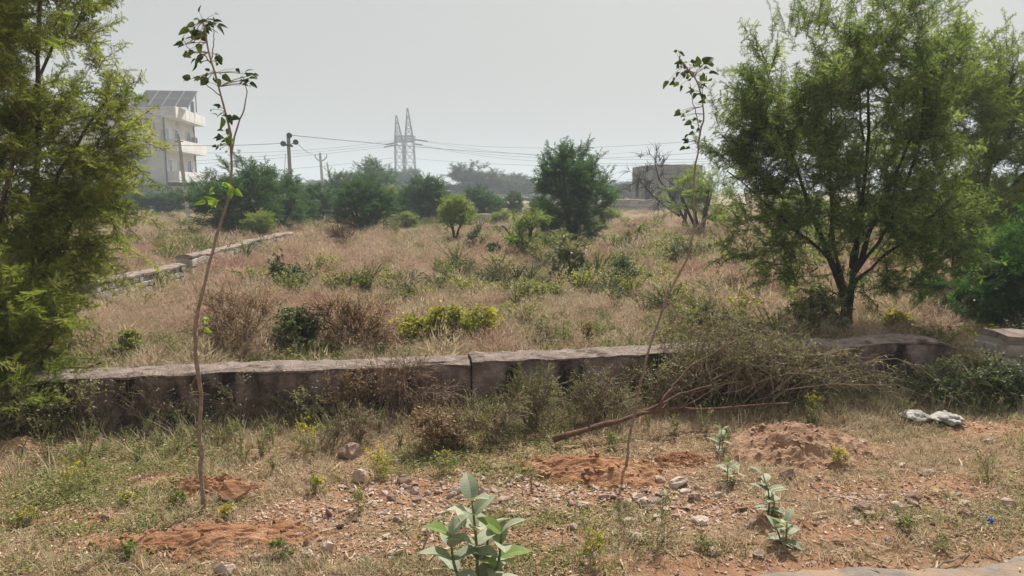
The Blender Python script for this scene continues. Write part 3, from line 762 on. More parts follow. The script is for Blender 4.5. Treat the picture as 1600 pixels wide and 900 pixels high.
def scatter(name, label, cat, protos, mats, pos, rot, scale, var):
    mb = MB(); fv = []
    for k, p_ in enumerate(protos):
        for V_, F_, t_, m_ in p_:
            mb.add(V_, F_, t_, m_)
    nproto = mb.n
    me_ = mb.data(name, mats)
    # variant id of each proto vertex (by order of adding)
    vid = []
    for k, p_ in enumerate(protos): vid.append(np.full(sum(len(q[0]) for q in p_), k))
    vid = np.concatenate(vid)
    n = len(pos)
    me_.vertices.add(n)
    co = np.empty((nproto + n) * 3); me_.vertices.foreach_get('co', co); co = co.reshape(-1, 3); co[nproto:] = pos; me_.vertices.foreach_set('co', co.ravel())
    def attr(nm, ty, a, key='value'):
        x = me_.attributes.new(nm, ty, 'POINT'); x.data.foreach_set(key, a)
    attr('pid', 'INT', np.concatenate([vid, np.full(n, -1)]).astype(np.int32))
    attr('ivar', 'INT', np.concatenate([np.full(nproto, -1), var]).astype(np.int32))
    attr('irot', 'FLOAT_VECTOR', np.concatenate([np.zeros((nproto, 3)), rot]).astype(np.float32).ravel(), 'vector')
    sc3 = scale if np.ndim(scale) == 2 else np.repeat(np.asarray(scale)[:, None], 3, 1)
    attr('iscl', 'FLOAT_VECTOR', np.concatenate([np.ones((nproto, 3)), sc3]).astype(np.float32).ravel(), 'vector')
    me_.update()
    g = bpy.data.node_groups.new(name + '_scatter', 'GeometryNodeTree')
    g.interface.new_socket('Geometry', in_out='INPUT', socket_type='NodeSocketGeometry'); g.interface.new_socket('Geometry', in_out='OUTPUT', socket_type='NodeSocketGeometry')
    gi = g.nodes.new('NodeGroupInput'); go = g.nodes.new('NodeGroupOutput'); jn = g.nodes.new('GeometryNodeJoinGeometry')
    def named(nm, ty):
        x = g.nodes.new('GeometryNodeInputNamedAttribute'); x.data_type = ty; x.inputs['Name'].default_value = nm; return [o for o in x.outputs if o.enabled and o.name == 'Attribute'][0]
    e2r = g.nodes.new('FunctionNodeEulerToRotation'); g.links.new(named('irot', 'FLOAT_VECTOR'), e2r.inputs[0])
    scl = named('iscl', 'FLOAT_VECTOR'); pid = named('pid', 'INT'); iv = named('ivar', 'INT')
    def eq(src, k):
        c = g.nodes.new('FunctionNodeCompare'); c.data_type = 'INT'; c.operation = 'EQUAL'
        ins = [s for s in c.inputs if s.enabled]
        g.links.new(src, ins[0]); ins[1].default_value = k
        return c.outputs[0]
    for k in range(len(protos)):
        sp = g.nodes.new('GeometryNodeSeparateGeometry'); sp.domain = 'POINT'; g.links.new(gi.outputs[0], sp.inputs[0]); g.links.new(eq(pid, k), sp.inputs[1])
        s2 = g.nodes.new('GeometryNodeSeparateGeometry'); s2.domain = 'POINT'; g.links.new(gi.outputs[0], s2.inputs[0]); g.links.new(eq(iv, k), s2.inputs[1])
        ip = g.nodes.new('GeometryNodeInstanceOnPoints')
        g.links.new(s2.outputs[0], ip.inputs['Points']); g.links.new(sp.outputs[0], ip.inputs['Instance']); g.links.new(e2r.outputs[0], ip.inputs['Rotation']); g.links.new(scl, ip.inputs['Scale'])
        g.links.new(ip.outputs[0], jn.inputs[0])
    g.links.new(jn.outputs[0], go.inputs[0])
    o = obj(name, me_)
    md = o.modifiers.new('scatter', 'NODES'); md.node_group = g
    return tag(o, label, cat, kind='stuff')

# ------------------------------------------------------------------ foliage templates (flat pieces along +X, face +Z)
def frond(pairs, w, lw, taper=0.5, tip=0.12, fold=0.10):
    V, T = [], []
    for q in range(pairs):
        x = 0.10 + 0.80 * q / max(1, pairs - 1)
        l = w * (1 - taper * abs(q / max(1, pairs - 1) - 0.4))
        for s in (-1, 1):
            n0 = len(V)
            V += [(x - lw, 0, 0), (x + lw, 0, 0), (x + 0.10 + lw * .4, s * l, fold * l * 3)]
            T.append((n0, n0 + 1, n0 + 2) if s > 0 else (n0 + 1, n0, n0 + 2))
    n0 = len(V); V += [(0.86, -lw, 0), (0.86, lw, 0), (0.98 + tip, 0, -0.03)]; T.append((n0, n0 + 1, n0 + 2))
    return np.array(V), np.array(T)
FR_FINE = frond(5, 0.25, 0.085)
FR_MID = frond(4, 0.30, 0.085)
FR_FAR = frond(3, 0.36, 0.13)
LEAFLET = (np.array([(0, 0, 0), (.4, .26, .07), (.4, -.26, .07), (1, 0, -.05)]), np.array([(0, 2, 1), (1, 2, 3)]))
LANCE = (np.array([(0, 0, 0), (.35, .13, .05), (.35, -.13, .05), (1, 0, -.08)]), np.array([(0, 2, 1), (1, 2, 3)]))
def place(mb, tpl, pos, d, up, size, tint):
    """a copy of tpl at every pos, +X along d, +Z near up"""
    tv, tf = tpl
    pos = np.asarray(pos, float); n = len(pos)
    if n == 0: return
    d = norm(d); y = norm(np.cross(np.asarray(up, float), d)); z = np.cross(d, y)
    size = np.broadcast_to(np.asarray(size, float), (n,))
    V = pos[:, None] + size[:, None, None] * (tv[None, :, 0, None] * d[:, None] + tv[None, :, 1, None] * y[:, None] + tv[None, :, 2, None] * z[:, None])
    Fc = tf[None] + (np.arange(n) * len(tv))[:, None, None]
    mb.add(V.reshape(-1, 3), Fc.reshape(-1, 3), np.repeat(np.broadcast_to(np.asarray(tint, float), (n,)), len(tv)))

def grow(seed, stems, lobes, nbr, ntw, tl, fsize, fper, tpl, up=0.35, droop=0.25, out=0.5, rtip=0.004, kst=7, leaders=0, sprays=None, spread=1.0, shell=0.42):
    """woody skeleton towards points inside the lobes, twigs on it, leaves on the twigs. Returns (wood MB, leaf MB)"""
    rng = np.random.default_rng(seed)
    wood, leaf = MB(), MB()
    NP, NR, NT = [], [], []
    for pts, r0, r1 in stems:
        P = curve(pts, 12, 0.012, rng); r = np.linspace(r0, r1, 12) * (1 + .12 * rng.normal(size=12)).clip(.75, 1.3); r[0] *= 1.35
        wood.tube(P, r, kst)
        T = norm(np.gradient(P, axis=0))
        for q in range(2, 12): NP.append(P[q]); NR.append(r[q]); NT.append(T[q])
    vol = np.array([np.prod(l[1]) * (l[2] if len(l) > 2 else 1) for l in lobes]) ** 0.8; vol = vol / vol.sum()
    targets = []
    for _ in range(nbr):
        l = lobes[rng.choice(len(lobes), p=vol)]
        dd = norm(rng.normal(size=3)); rr = rng.random() ** shell
        targets.append(np.array(l[0]) + rr * np.array(l[1]) * dd)
    base = np.array(NP)
    targets.sort(key=lambda t_: np.min(np.linalg.norm(base - t_, axis=1)))
    cen = np.mean([l[0] for l in lobes], axis=0)
    fp, fd, fu, fs, ft = [], [], [], [], []
    for T_ in targets:
        A = np.array(NP); dv = T_ - A; L = np.linalg.norm(dv, axis=1)
        cost = L * (1 + 0.7 * np.maximum(0, -dv[:, 2] / (L + 1e-6))) + 0.15 * rng.random(len(A))
        b = int(np.argmin(cost)); P0 = A[b]; ln = L[b]
        mid = (P0 + T_) / 2 + NT[b] * 0.16 * ln + np.array([0, 0, 0.06 * ln]) + rng.normal(0, .06 * ln, 3)
        n_ = max(4, min(8, int(ln / 0.18) + 3))
        P = curve([P0, mid, T_], n_, 0.008 + 0.012 * ln, rng)
        r0 = min(NR[b] * 0.75, 0.005 + 0.012 * ln); rr = np.linspace(r0, rtip, n_)
        wood.tube(P, rr, 5 if r0 > .012 else 3, cap=False)
        Tg = norm(np.gradient(P, axis=0))
        for q in range(1, n_): NP.append(P[q]); NR.append(rr[q]); NT.append(Tg[q])
        outw = norm(T_ - cen)
        btint = rng.random()
        for _ in range(ntw):
            f = rng.uniform(0.25, 1.0) * (n_ - 1); q = min(int(f), n_ - 2); S = P[q] + (P[q + 1] - P[q]) * (f - q)
            d0 = norm(Tg[q] * 0.5 + norm(rng.normal(size=3)) * 0.85 * spread + np.array([0, 0, up]) + outw * out)
            l_ = tl * rng.uniform(0.45, 1.25)
            e = S + d0 * l_ + np.array([0, 0, -droop * l_ * rng.random()]); m_ = S + d0 * l_ * .5 + np.array([0, 0, 0.05 * l_])
            if sprays is not None:
                sprays.append((S, d0, l_)); continue
            tw = curve([S, m_, e], 4)
            wood.tube(tw, [rtip, rtip * .85, rtip * .65, rtip * .35], 3, cap=False)
            if fper:
                u = np.sort(rng.uniform(0.12, 1.0, fper)); pos = np.stack([np.interp(u, np.linspace(0, 1, 4), tw[:, c]) for c in range(3)], -1)
                td = norm(tw[-1] - tw[0]); side = norm(np.cross(td, rng.normal(size=3)))
                sg = np.where(np.arange(fper) % 2 == 0, 1.0, -1.0)[:, None]
                d_ = td[None] * rng.uniform(.2, .8, (fper, 1)) + sg * side[None] + rng.normal(0, .35, (fper, 3)) + np.array([0, 0, -.1])
                fp.append(pos); fd.append(d_); fu.append(norm(rng.normal(0, .55, (fper, 3)) + np.array([0, 0, 1.0]))); fs.append(fsize * rng.uniform(.6, 1.25, fper)); ft.append(np.clip(0.25 + .35 * btint + .4 * rng.random(fper), 0, 1))
    for _ in range(leaders):
        l = lobes[rng.choice(len(lobes), p=vol)]
        an = rng.uniform(0, 2 * math.pi); rr = rng.uniform(.1, .85)
        S = np.array(l[0]) + np.array(l[1]) * np.array([math.cos(an) * rr, math.sin(an) * rr, math.sqrt(1 - rr * rr) * .8])
        ln = rng.uniform(.9, 1.8) * tl; d0 = norm(np.array([math.cos(an) * rr * .7 + .15, math.sin(an) * rr * .7, 1.0]) + rng.normal(0, .18, 3))
        tw = curve([S, S + d0 * ln * .5, S + d0 * ln + np.array([rng.normal(0, .06), 0, -.02])], 5); wood.tube(tw, np.linspace(rtip, rtip * .3, 5), 3, cap=False)
        if sprays is not None:
            for q in range(4): sprays.append((tw[q], norm(tw[q + 1] - tw[q] + rng.normal(0, .1 * ln * (q < 3), 3)), ln * (.42 - .05 * q)))
            continue
        k_ = fper + 4
        u = np.linspace(.05, 1, k_); pos = np.stack([np.interp(u, np.linspace(0, 1, 5), tw[:, c]) for c in range(3)], -1)
        an2 = rng.uniform(0, 6.28, k_); d_ = np.stack([np.cos(an2), np.sin(an2), rng.uniform(.0, .7, k_)], -1)
        fp.append(pos); fd.append(d_); fu.append(norm(rng.normal(0, .4, (k_, 3)) + np.array([0, 0, 1.0]))); fs.append(fsize * rng.uniform(.7, 1.2, k_) * np.linspace(1.1, .6, k_)); ft.append(np.clip(.35 + .5 * rng.random(k_), 0, 1))
    if fp:
        place(leaf, tpl, np.concatenate(fp), np.concatenate(fd), np.concatenate(fu), np.concatenate(fs), np.concatenate(ft))
    return wood, leaf

def spray_protos(fratio, nf, tpl, kinds=6, droop=.22, seed=500):
    """leafy twigs of unit length along +X (leaf pieces, twig)"""
    out = []
    for k in range(kinds):
        rng = np.random.default_rng(seed + k); lf, tw_ = MB(), MB()
        tw = curve([(0, 0, 0), (.5, rng.normal(0, .06), .06), (1, rng.normal(0, .1), .06 - droop * rng.random())], 5)
        tw_.tube(tw, np.array([.012, .010, .008, .006, .003]), 3, cap=False)
        subs = [tw]
        for q in range(4):
            b = tw[(0, 1, 2, 3)[q]] * .5 + tw[(1, 2, 3, 4)[q]] * .5; a = rng.uniform(0, 6.28); d_ = norm(np.array([1.0, math.cos(a), math.sin(a) * .5])); s2 = curve([b, b + d_ * .18, b + d_ * rng.uniform(.28, .42) + np.array([0, 0, -.04])], 4)
            tw_.tube(s2, [.007, .006, .004, .002], 3, cap=False); subs.append(s2)
        for si, P in enumerate(subs):
            m = nf if si == 0 else nf // 2
            u = np.linspace(.08, 1, m) ** .9; pos = np.stack([np.interp(u, np.linspace(0, 1, len(P)), P[:, c]) for c in range(3)], -1)
            td = norm(P[-1] - P[0]); sd = norm(np.cross(td, np.array([0, 0, 1.0]) + rng.normal(0, .4, 3))); sg = np.where(np.arange(m) % 2 == 0, 1.0, -1.0)[:, None]
            d_ = td[None] * rng.uniform(.2, .8, (m, 1)) + sg * sd[None] + rng.normal(0, .3, (m, 3)) + np.array([0, 0, -.08])
            place(lf, tpl, pos, d_, norm(rng.normal(0, .5, (m, 3)) + np.array([0, 0, 1.0])), fratio * rng.uniform(.65, 1.2, m), .2 + .6 * rng.random(m))
        out.append([(np.concatenate(lf.V), np.concatenate(lf.T), np.concatenate(lf.A), 0), (np.concatenate(tw_.V), np.concatenate(tw_.Q), np.concatenate(tw_.A), 1)])
    return out
def spray_crown(root, sprays, protos, mats, seed):
    rg = np.random.default_rng(seed)
    S = np.array([q[0] for q in sprays]); D = norm(np.array([q[1] for q in sprays])); L = np.array([q[2] for q in sprays])
    up = norm(np.array([0, 0, 1.0]) + rg.normal(0, .35, D.shape)); y = norm(np.cross(up, D)); z = np.cross(D, y)
    rot = np.array([Matrix(((d[0], b[0], c[0]), (d[1], b[1], c[1]), (d[2], b[2], c[2]))).to_euler()[:] for d, b, c in zip(D, y, z)])
    o = scatter('crown', None, None, protos, mats, S, rot, L, rg.integers(0, len(protos), len(S)))
    o.parent = root
    return o
def put_tree(name, label, cat, loc, wood, leaf, wm, lm, rz=0.0, group=None, trunk='trunk', crown='crown'):
    r = thing(name, label, cat, loc, rz, group)
    wood.build(trunk, M[wm], r, True)
    if leaf is not None and leaf.n:
        tag(leaf.build(crown, M[lm], r), kind='stuff')
    return r

# ------------------------------------------------------------------ the big thorn trees
def big_tree(name, label, cat, px, py, Y, seed, stems, lobes, nbr, ntw, tl, fratio, nf, bark, leafm, **kw):
    TB = aty(px, py, Y); TB.z = gzf(TB.x, TB.y)
    sp = []
    w_, _ = grow(seed, stems, lobes, nbr, ntw, tl, .1, 0, FR_FINE, sprays=sp, **kw)
    r = thing(name, label, cat, TB)
    w_.build('trunk', M[bark], r, True)
    spray_crown(r, sp, spray_protos(fratio, nf, FR_FINE, seed=seed * 10), [M[leafm], M[bark]], seed)
    return r
# right: multi-stemmed tree just behind the wall
stems = [([(0, 0, -.1), (-.03, 0, .30), (-.10, .05, .62), (-.45, .1, 1.5), (-.85, .1, 2.5)], .066, .012),
         ([(.03, .02, -.1), (.03, .05, .4), (.08, .1, .9), (.16, .1, 2.0), (.12, .1, 3.2)], .045, .011),
         ([(.0, .0, .45), (.1, .05, .85), (.42, .15, 1.6), (.75, .2, 2.4), (.95, .2, 3.0)], .036, .010),
         ([(-.06, .04, .55), (-.35, -.1, .95), (-.9, -.15, 1.4), (-1.5, -.1, 1.9)], .024, .007),
         ([(-.02, .0, .5), (-.15, .1, 1.0), (-.25, .1, 1.8), (-.3, .1, 2.9)], .027, .008),
         ([(.05, .05, .7), (.3, -.1, 1.2), (.55, -.2, 2.0), (.6, -.2, 2.8)], .025, .008),
         ([(.05, .05, .6), (.40, .0, .95), (.75, -.1, 1.3), (1.05, -.1, 1.6)], .02, .007),
         ([(.05, .05, .8), (.25, .4, 1.3), (.4, .8, 2.2), (.4, .9, 2.9)], .026, .009)]
lobes = [((-.60, 0, 2.75), (.85, .85, .85)), ((.32, .1, 2.98), (.80, .85, .90)), ((-.25, .2, 2.2), (1.25, .95, .85)), ((-1.22, -.05, 1.95), (.52, .6, .75)), ((.72, .1, 2.25), (.55, .7, .85)), ((-.95, -.1, 1.15), (.62, .55, .55)), ((.1, .15, 1.45), (1.2, .75, .50), .8), ((.75, .0, 1.15), (.6, .6, .60)), ((-.5, -.1, .72), (.55, .45, .42)), ((.5, -.1, .72), (.55, .45, .42))]
big_tree('thorn_tree', 'large dark green multi-stemmed thorn tree standing just behind the boundary wall', 'tree', 1322, 528, 8.5, 11, stems, lobes, 300, 6, .33, .18, 16, 'bark_dark', 'leaf_right', leaders=170, rtip=.003, up=.55, out=.4, shell=.45)
# further right
stems = [([(0, 0, -.1), (-.05, 0, .6), (-.15, 0, 1.3), (-.5, .1, 2.3), (-.7, .1, 3.2)], .11, .025), ([(.12, 0, 0), (.22, .05, .8), (.3, 0, 1.5), (.5, .1, 2.6), (.7, .1, 3.6)], .09, .025), ([(.2, 0, 1.0), (.7, .1, 1.6), (1.4, .1, 2.4), (1.9, .1, 3.0)], .05, .02)]
lobes = [((-.1, 0, 3.2), (1.0, .9, .95)), ((1.0, .1, 3.1), (1.2, .9, 1.05)), ((.4, 0, 2.3), (1.7, 1.0, .9)), ((2.0, .1, 2.4), (1.0, .9, 1.0)), ((-.2, -.3, 1.4), (1.2, .8, .5)), ((1.5, -.2, 1.3), (1.2, .8, .6)), ((-.5, -.8, .85), (.8, .7, .45), .8), ((.9, -.8, .7), (.9, .7, .5))]
big_tree('thorn_tree', 'yellow-green thorn tree with forked dark trunk at the right edge, behind the larger tree', 'tree', 1496, 447, 12.6, 12, stems, lobes, 250, 6, .46, .19, 17, 'bark_dark', 'leaf_pale', leaders=70, rtip=.005, up=.5)
# low bluish bush at the right edge
stems = [([(0, 0, -.1), (-.1, 0, .3), (-.3, 0, .8)], .03, .01), ([(.1, 0, -.1), (.2, .1, .4), (.3, .1, .9)], .03, .01)]
lobes = [((-.12, 0, .55), (.45, .5, .48)), ((.45, .1, .75), (.7, .6, .65)), ((-.5, .35, .42), (.38, .4, .34), .8)]
big_tree('thorn_bush', 'low dense green thorn bush behind the bare stone wall at the right edge', 'bush', 1590, 512, 8.6, 13, stems, lobes, 95, 9, .28, .2, 16, 'bark_dark', 'leaf_mid', leaders=12, rtip=.003)
# left: feathery tree reaching over the frame edge
stems = [([(.0, 0, -.1), (.10, 0, .5), (.20, .1, 1.1), (.32, .1, 2.0), (.45, .1, 3.3)], .05, .014), ([(-.3, .1, -.1), (-.35, .1, .8), (-.4, .2, 1.8), (-.2, .3, 3.2)], .06, .02),
         ([(-.3, .1, .3), (.1, -.1, .8), (.5, -.15, 1.2), (.95, -.1, 1.65)], .024, .008), ([(.2, .1, 1.2), (.6, 0, 1.9), (1.0, 0, 2.45)], .022, .008), ([(-.4, .2, 1.5), (-1.0, .2, 2.3), (-1.4, .2, 3.2)], .05, .02), ([(.0, 0, .3), (.3, .1, .8), (.6, .1, 1.0)], .018, .006), ([(-.2, 0, .5), (.1, -.2, 1.3), (.4, -.2, 2.2), (.7, -.1, 3.0)], .028, .008)]
lobes = [((.42, 0, 2.8), (.80, .7, .7)), ((.22, .05, 2.1), (.75, .7, .60)), ((.42, .0, 1.52), (.80, .6, .42)), ((.70, .0, 1.95), (.52, .5, .65)), ((.40, .05, 1.05), (.50, .5, .40)), ((-.5, .1, 2.2), (.9, .8, 1.4)), ((.08, 0, 1.0), (.62, .5, .45)), ((-.1, -.1, .55), (.60, .6, .45)), ((.4, .1, 3.5), (.9, .8, .7)), ((-1.0, .2, 3.3), (1.0, .9, .9))]
big_tree('thorn_tree', 'tall feathery olive-green thorn tree filling the left edge, above the wall', 'tree', 20, 600, 6.3, 14, stems, lobes, 400, 6, .34, .175, 16, 'bark_brown', 'leaf_left', up=.18, droop=.3, out=.7, leaders=25, rtip=.003, shell=.55)

# low feathery growth under the left tree
stems = [([(0, 0, -.05), (.1, 0, .3), (.3, 0, .7)], .02, .008), ([(-.2, 0, -.05), (-.25, .1, .3), (-.4, .1, .8)], .02, .008), ([(.15, 0, -.05), (.3, 0, .2), (.6, 0, .4)], .014, .006)]
lobes = [((-.05, -.15, .60), (.50, .45, .40)), ((.22, -.35, .42), (.42, .35, .26)), ((-.4, -.4, .45), (.5, .4, .36)), ((-.6, 0, .7), (.5, .4, .5))]
big_tree('thorn_bush', 'low feathery olive bush under the tall tree at the left edge, just behind the wall', 'bush', 40, 620, 5.5, 15, stems, lobes, 90, 6, .28, .18, 18, 'bark_brown', 'leaf_left', leaders=8, rtip=.0025)

# ------------------------------------------------------------------ trees of the middle distance (a few kinds, copied)
def bushy(seed, n=70, tpl=FR_MID, fs=.30, fper=9, low=True, ntw=8, tl=.5, wide=1.0):
    rng = np.random.default_rng(seed)
    st = []
    for q in range(4):
        a = q * 1.6 + rng.uniform(-.4, .4); e = rng.uniform(.5, 1.0) * wide
        st.append(([(0.05 * math.cos(a), .05 * math.sin(a), -.1), (.2 * math.cos(a), .2 * math.sin(a), .7), (e * .7 * math.cos(a), e * .7 * math.sin(a), 1.8), (e * math.cos(a), e * math.sin(a), 2.8)], .09, .025))
    lb = [((rng.uniform(-.3, .3), rng.uniform(-.3, .3), 2.6), (1.0 * wide, 1.0 * wide, 1.0)), ((rng.uniform(-.7, -.3) * wide, 0, 1.8), (.9 * wide, .9 * wide, .95)), ((rng.uniform(.3, .8) * wide, .1, 1.9), (.85 * wide, .9 * wide, .9))]
    if low: lb.append(((rng.uniform(-.3, .3), 0, .85), (1.0 * wide, 1.0 * wide, .75), .9))
    sp = []
    w_, _ = grow(seed, st, lb, n, ntw, tl, fs, 0, tpl, leaders=34, rtip=.008, kst=6, up=.7, out=.45, sprays=sp)
    return w_, sp
PROTO = []
for sd, kw, fr_, nf_, tp_ in ((41, dict(n=170, ntw=5), .20, 18, FR_FINE), (42, dict(n=140, ntw=5), .24, 15, FR_FINE), (43, dict(n=140, ntw=5, wide=1.15), .24, 15, FR_FINE), (44, dict(n=100, ntw=5, low=False), .22, 15, FR_FINE), (45, dict(n=80, tl=.42), .34, 8, FR_FAR), (46, dict(n=80, low=False, wide=1.2, tl=.42), .34, 8, FR_FAR), (47, dict(n=45, ntw=4, low=False, tl=.6), .2, 14, FR_FINE)):
    w_, sp = bushy(sd, **kw)
    dm = thing('prototype', 'x', 'x')
    cr = spray_crown(dm, sp, spray_protos(fr_, nf_, tp_, seed=sd * 10), [M['leaf_mid'], M['bark_dark']], sd)
    tips = np.array([np.array(q[0]) + np.array(q[1]) * q[2] * .8 for q in sp])
    PROTO.append([w_.data('trunk', M['bark_dark'], True), cr, np.percentile(tips[:, 2], 99), np.percentile(np.abs(tips[:, :2]), 97), {}, dm])
_tr = random.Random(5)
def mid_tree(px, base, wpx, top, k, lm, label, Y=None, group=None, name='thorn_tree', cat='tree'):
    Yd = Y if Y else at(px, base).y
    p = aty(px, base, Yd); p.z = gzf(p.x, p.y)
    trunk, crown, hz, hr, cache, _ = PROTO[k]
    H = aty(px, top, Yd).z - p.z; wd = wpx / F * Yd * 1.02
    r = thing(name, label, cat, p, 0, group)
    rz = _tr.uniform(0, 6.28); sc_ = (wd / 2 / hr, wd / 2 / hr, H / hz)
    obj('trunk', trunk, r, (0, 0, 0), (0, 0, rz), sc_)
    if lm not in cache:
        cache[lm] = crown.data.copy(); cache[lm].materials[0] = M[lm]
    o = crown.copy(); o.data = cache[lm]; o.name = 'crown'; COL.objects.link(o)
    o.parent = r; o.location = (0, 0, 0); o.rotation_euler = (0, 0, rz); o.scale = sc_; o['kind'] = 'stuff'
    return r
G1 = 'thorn trees growing in the field'
mid_tree(372, 372, 112, 244, 1, 'leaf_mid', 'dark green bushy tree between the white house and the utility pole', None, G1)
mid_tree(440, 362, 84, 266, 2, 'leaf_mid', 'dark bushy tree at the foot of the utility pole', None, G1)
mid_tree(404, 377, 52, 330, 3, 'leaf_pale', 'small pale green bush in front of the two dark trees by the stone wall', None, G1, 'thorn_bush', 'bush')
mid_tree(566, 366, 92, 280, 0, 'leaf_mid', 'bright green rounded tree right behind the bare brown bush', None, G1)
mid_tree(582, 348, 84, 247, 1, 'leaf_mid', 'tallest tree of the clump below the lattice pylon', 62, G1)
mid_tree(500, 349, 66, 288, 2, 'leaf_mid', 'dark tree below the two thin power poles', None, G1)
mid_tree(531, 350, 40, 268, 3, 'leaf_mid', 'narrow ragged tree squeezed behind the bright green rounded tree', 58, G1)
mid_tree(667, 349, 70, 274, 0, 'leaf_mid', 'dense dark green tree right of the pylon, behind the far low wall', None, G1)
mid_tree(632, 345, 40, 300, 2, 'leaf_mid', 'small tree standing under the lattice pylon', None, G1)
mid_tree(712, 374, 54, 304, 3, 'leaf_pale', 'small pale green tree with a thin bent trunk in mid field', None, G1)
mid_tree(751, 342, 50, 289, 1, 'leaf_mid', 'rounded green tree in front of the big hazy tree', None, G1)
mid_tree(893, 381, 118, 224, 0, 'leaf_mid', 'big dark egg-shaped tree standing alone in the field', None, G1)
mid_tree(803, 338, 30, 299, 2, 'leaf_mid', 'small hazy green tree left of the lone big dark tree', None, G1)
mid_tree(776, 336, 30, 304, 1, 'leaf_pale', 'small hazy pale tree between two rounded green ones', None, G1)
mid_tree(1092, 372, 96, 258, 6, 'leaf_pale', 'pale yellow-green tree leaning beside the bare tree', None, G1)
mid_tree(262, 342, 70, 292, 1, 'leaf_mid', 'dark hedge tree below the green awning of the white house', 52, G1)
mid_tree(322, 342, 60, 290, 2, 'leaf_mid', 'dark hedge tree below the blue awning of the white house', 56, G1)
mid_tree(205, 345, 60, 300, 2, 'leaf_mid', 'dark shrub tree left of the white house awning', 50, G1)
mid_tree(140, 350, 90, 285, 1, 'leaf_mid', 'dark bushy tree showing through the feathery tree at far left', 42, G1)
mid_tree(1430, 400, 120, 300, 2, 'leaf_mid', 'bushy tree seen between the two large thorn trees at right', 24, G1)
mid_tree(1240, 372, 90, 290, 1, 'leaf_pale', 'pale bush showing below the left branches of the large thorn tree', 32, G1)
mid_tree(1560, 372, 110, 270, 2, 'leaf_mid', 'dark bush behind the thorn tree at the right edge', 26, G1)
for px_, b_, w__, tp, k_, lm_, lab in ((478, 352, 44, 300, 1, 'leaf_mid', 'low dark tree left of the two thin power poles'), (607, 343, 40, 290, 2, 'leaf_pale', 'pale feathery tree just left of the pylon feet'), (690, 345, 34, 300, 3, 'leaf_mid', 'ragged little tree touching the dense dark one right of the pylon'),
        (730, 350, 30, 318, 1, 'leaf_pale', 'low pale shrub tree on the far wall left of the rounded green tree'), (845, 352, 34, 305, 2, 'leaf_mid', 'low green tree tucked against the left side of the lone big tree'), (945, 352, 36, 318, 1, 'leaf_pale', 'pale scrub tree tucked against the right side of the lone big tree'),
        (782, 356, 36, 330, 2, 'leaf_pale', 'low spreading pale shrub behind the open spreading shrub'), (636, 356, 44, 330, 1, 'leaf_pale', 'low pale shrub in front of the far wall under the pylon')):
    mid_tree(px_, b_, w__, tp, k_, lm_, lab, None, G1)
G2 = 'hazy trees on the far side'
mid_tree(745, 318, 82, 254, 1, 'leaf_far', 'big hazy blue-green tree on the skyline right of the pylon', 130, G2, 'broadleaf_tree')
mid_tree(805, 318, 60, 272, 0, 'leaf_far', 'hazy tree on the skyline next to the big hazy one', 140, G2, 'broadleaf_tree')
mid_tree(637, 318, 56, 264, 2, 'leaf_far', 'hazy tree hiding the feet of the pylon', 150, G2, 'broadleaf_tree')
_fr = random.Random(9)
for q, px_ in enumerate(list(range(462, 1080, 17))):
    mid_tree(px_ + _fr.uniform(-6, 6), 312, _fr.uniform(36, 64), _fr.uniform(281, 295), 4 + q % 2, 'leaf_far', 'small hazy tree in the faint line of trees along the skyline', _fr.uniform(120, 240), 'skyline trees', 'broadleaf_tree')
for q, px_ in enumerate((968, 985, 948)):
    mid_tree(px_, 316, _fr.uniform(24, 34), (288, 294, 297)[q], 4 + q % 2, 'leaf_far', ('hazy round tree left of the unfinished building', 'hazy low tree touching the corner of the unfinished building', 'hazy low tree between the lone dark tree and the unfinished building')[q], 110 + 12 * q, G2, 'broadleaf_tree')
for q, (px_, w__, tp) in enumerate(((640, 60, 298), (700, 60, 303), (560, 60, 305), (850, 70, 305))):
    mid_tree(px_, 327, w__, tp, 4 + q % 2, 'leaf_far', ('green scrub tree filling the gap under the pylon', 'low scrub tree left of the big hazy tree', 'low scrub tree in the clump left of the pylon', 'low scrub tree left of the lone dark tree')[q], 78 + 6 * q, G2, 'scrub_tree')

for P_ in PROTO:                      # the patterns themselves go; only the placed trees stay
    bpy.data.objects.remove(P_[1]); bpy.data.objects.remove(P_[5])

# bare tree by the unfinished building
TB = at(1072, 362); TB.z = gzf(TB.x, TB.y)
k_ = TB.y / F
st = [([(.25, 0, -.1), (-.1, 0, 20 * k_), (-25 * k_, 0, 55 * k_), (-45 * k_, 0, 85 * k_), (-52 * k_, 0, 118 * k_)], .085, .012), ([(-.25 + 7 * k_, .3, -.1), (0.0, .2, 30 * k_), (-.2, .2, 60 * k_), (.2, .2, 100 * k_)], .09, .02), ([(-10 * k_, 0, 25 * k_), (-45 * k_, .1, 50 * k_), (-85 * k_, .1, 92 * k_)], .05, .012)]
lb = [((-75 * k_, 0, 80 * k_), (30 * k_, 1.0, 25 * k_)), ((-50 * k_, 0, 105 * k_), (28 * k_, 1.0, 28 * k_)), ((-25 * k_, .1, 55 * k_), (35 * k_, 1.0, 28 * k_))]
w_, _ = grow(61, st, lb, 60, 7, .5, .1, 0, FR_MID, rtip=.010)
put_tree('bare_tree', 'leafless dark tree with slender twigs in front of the unfinished building', 'tree', TB, w_, None, 'bark_dark', None)

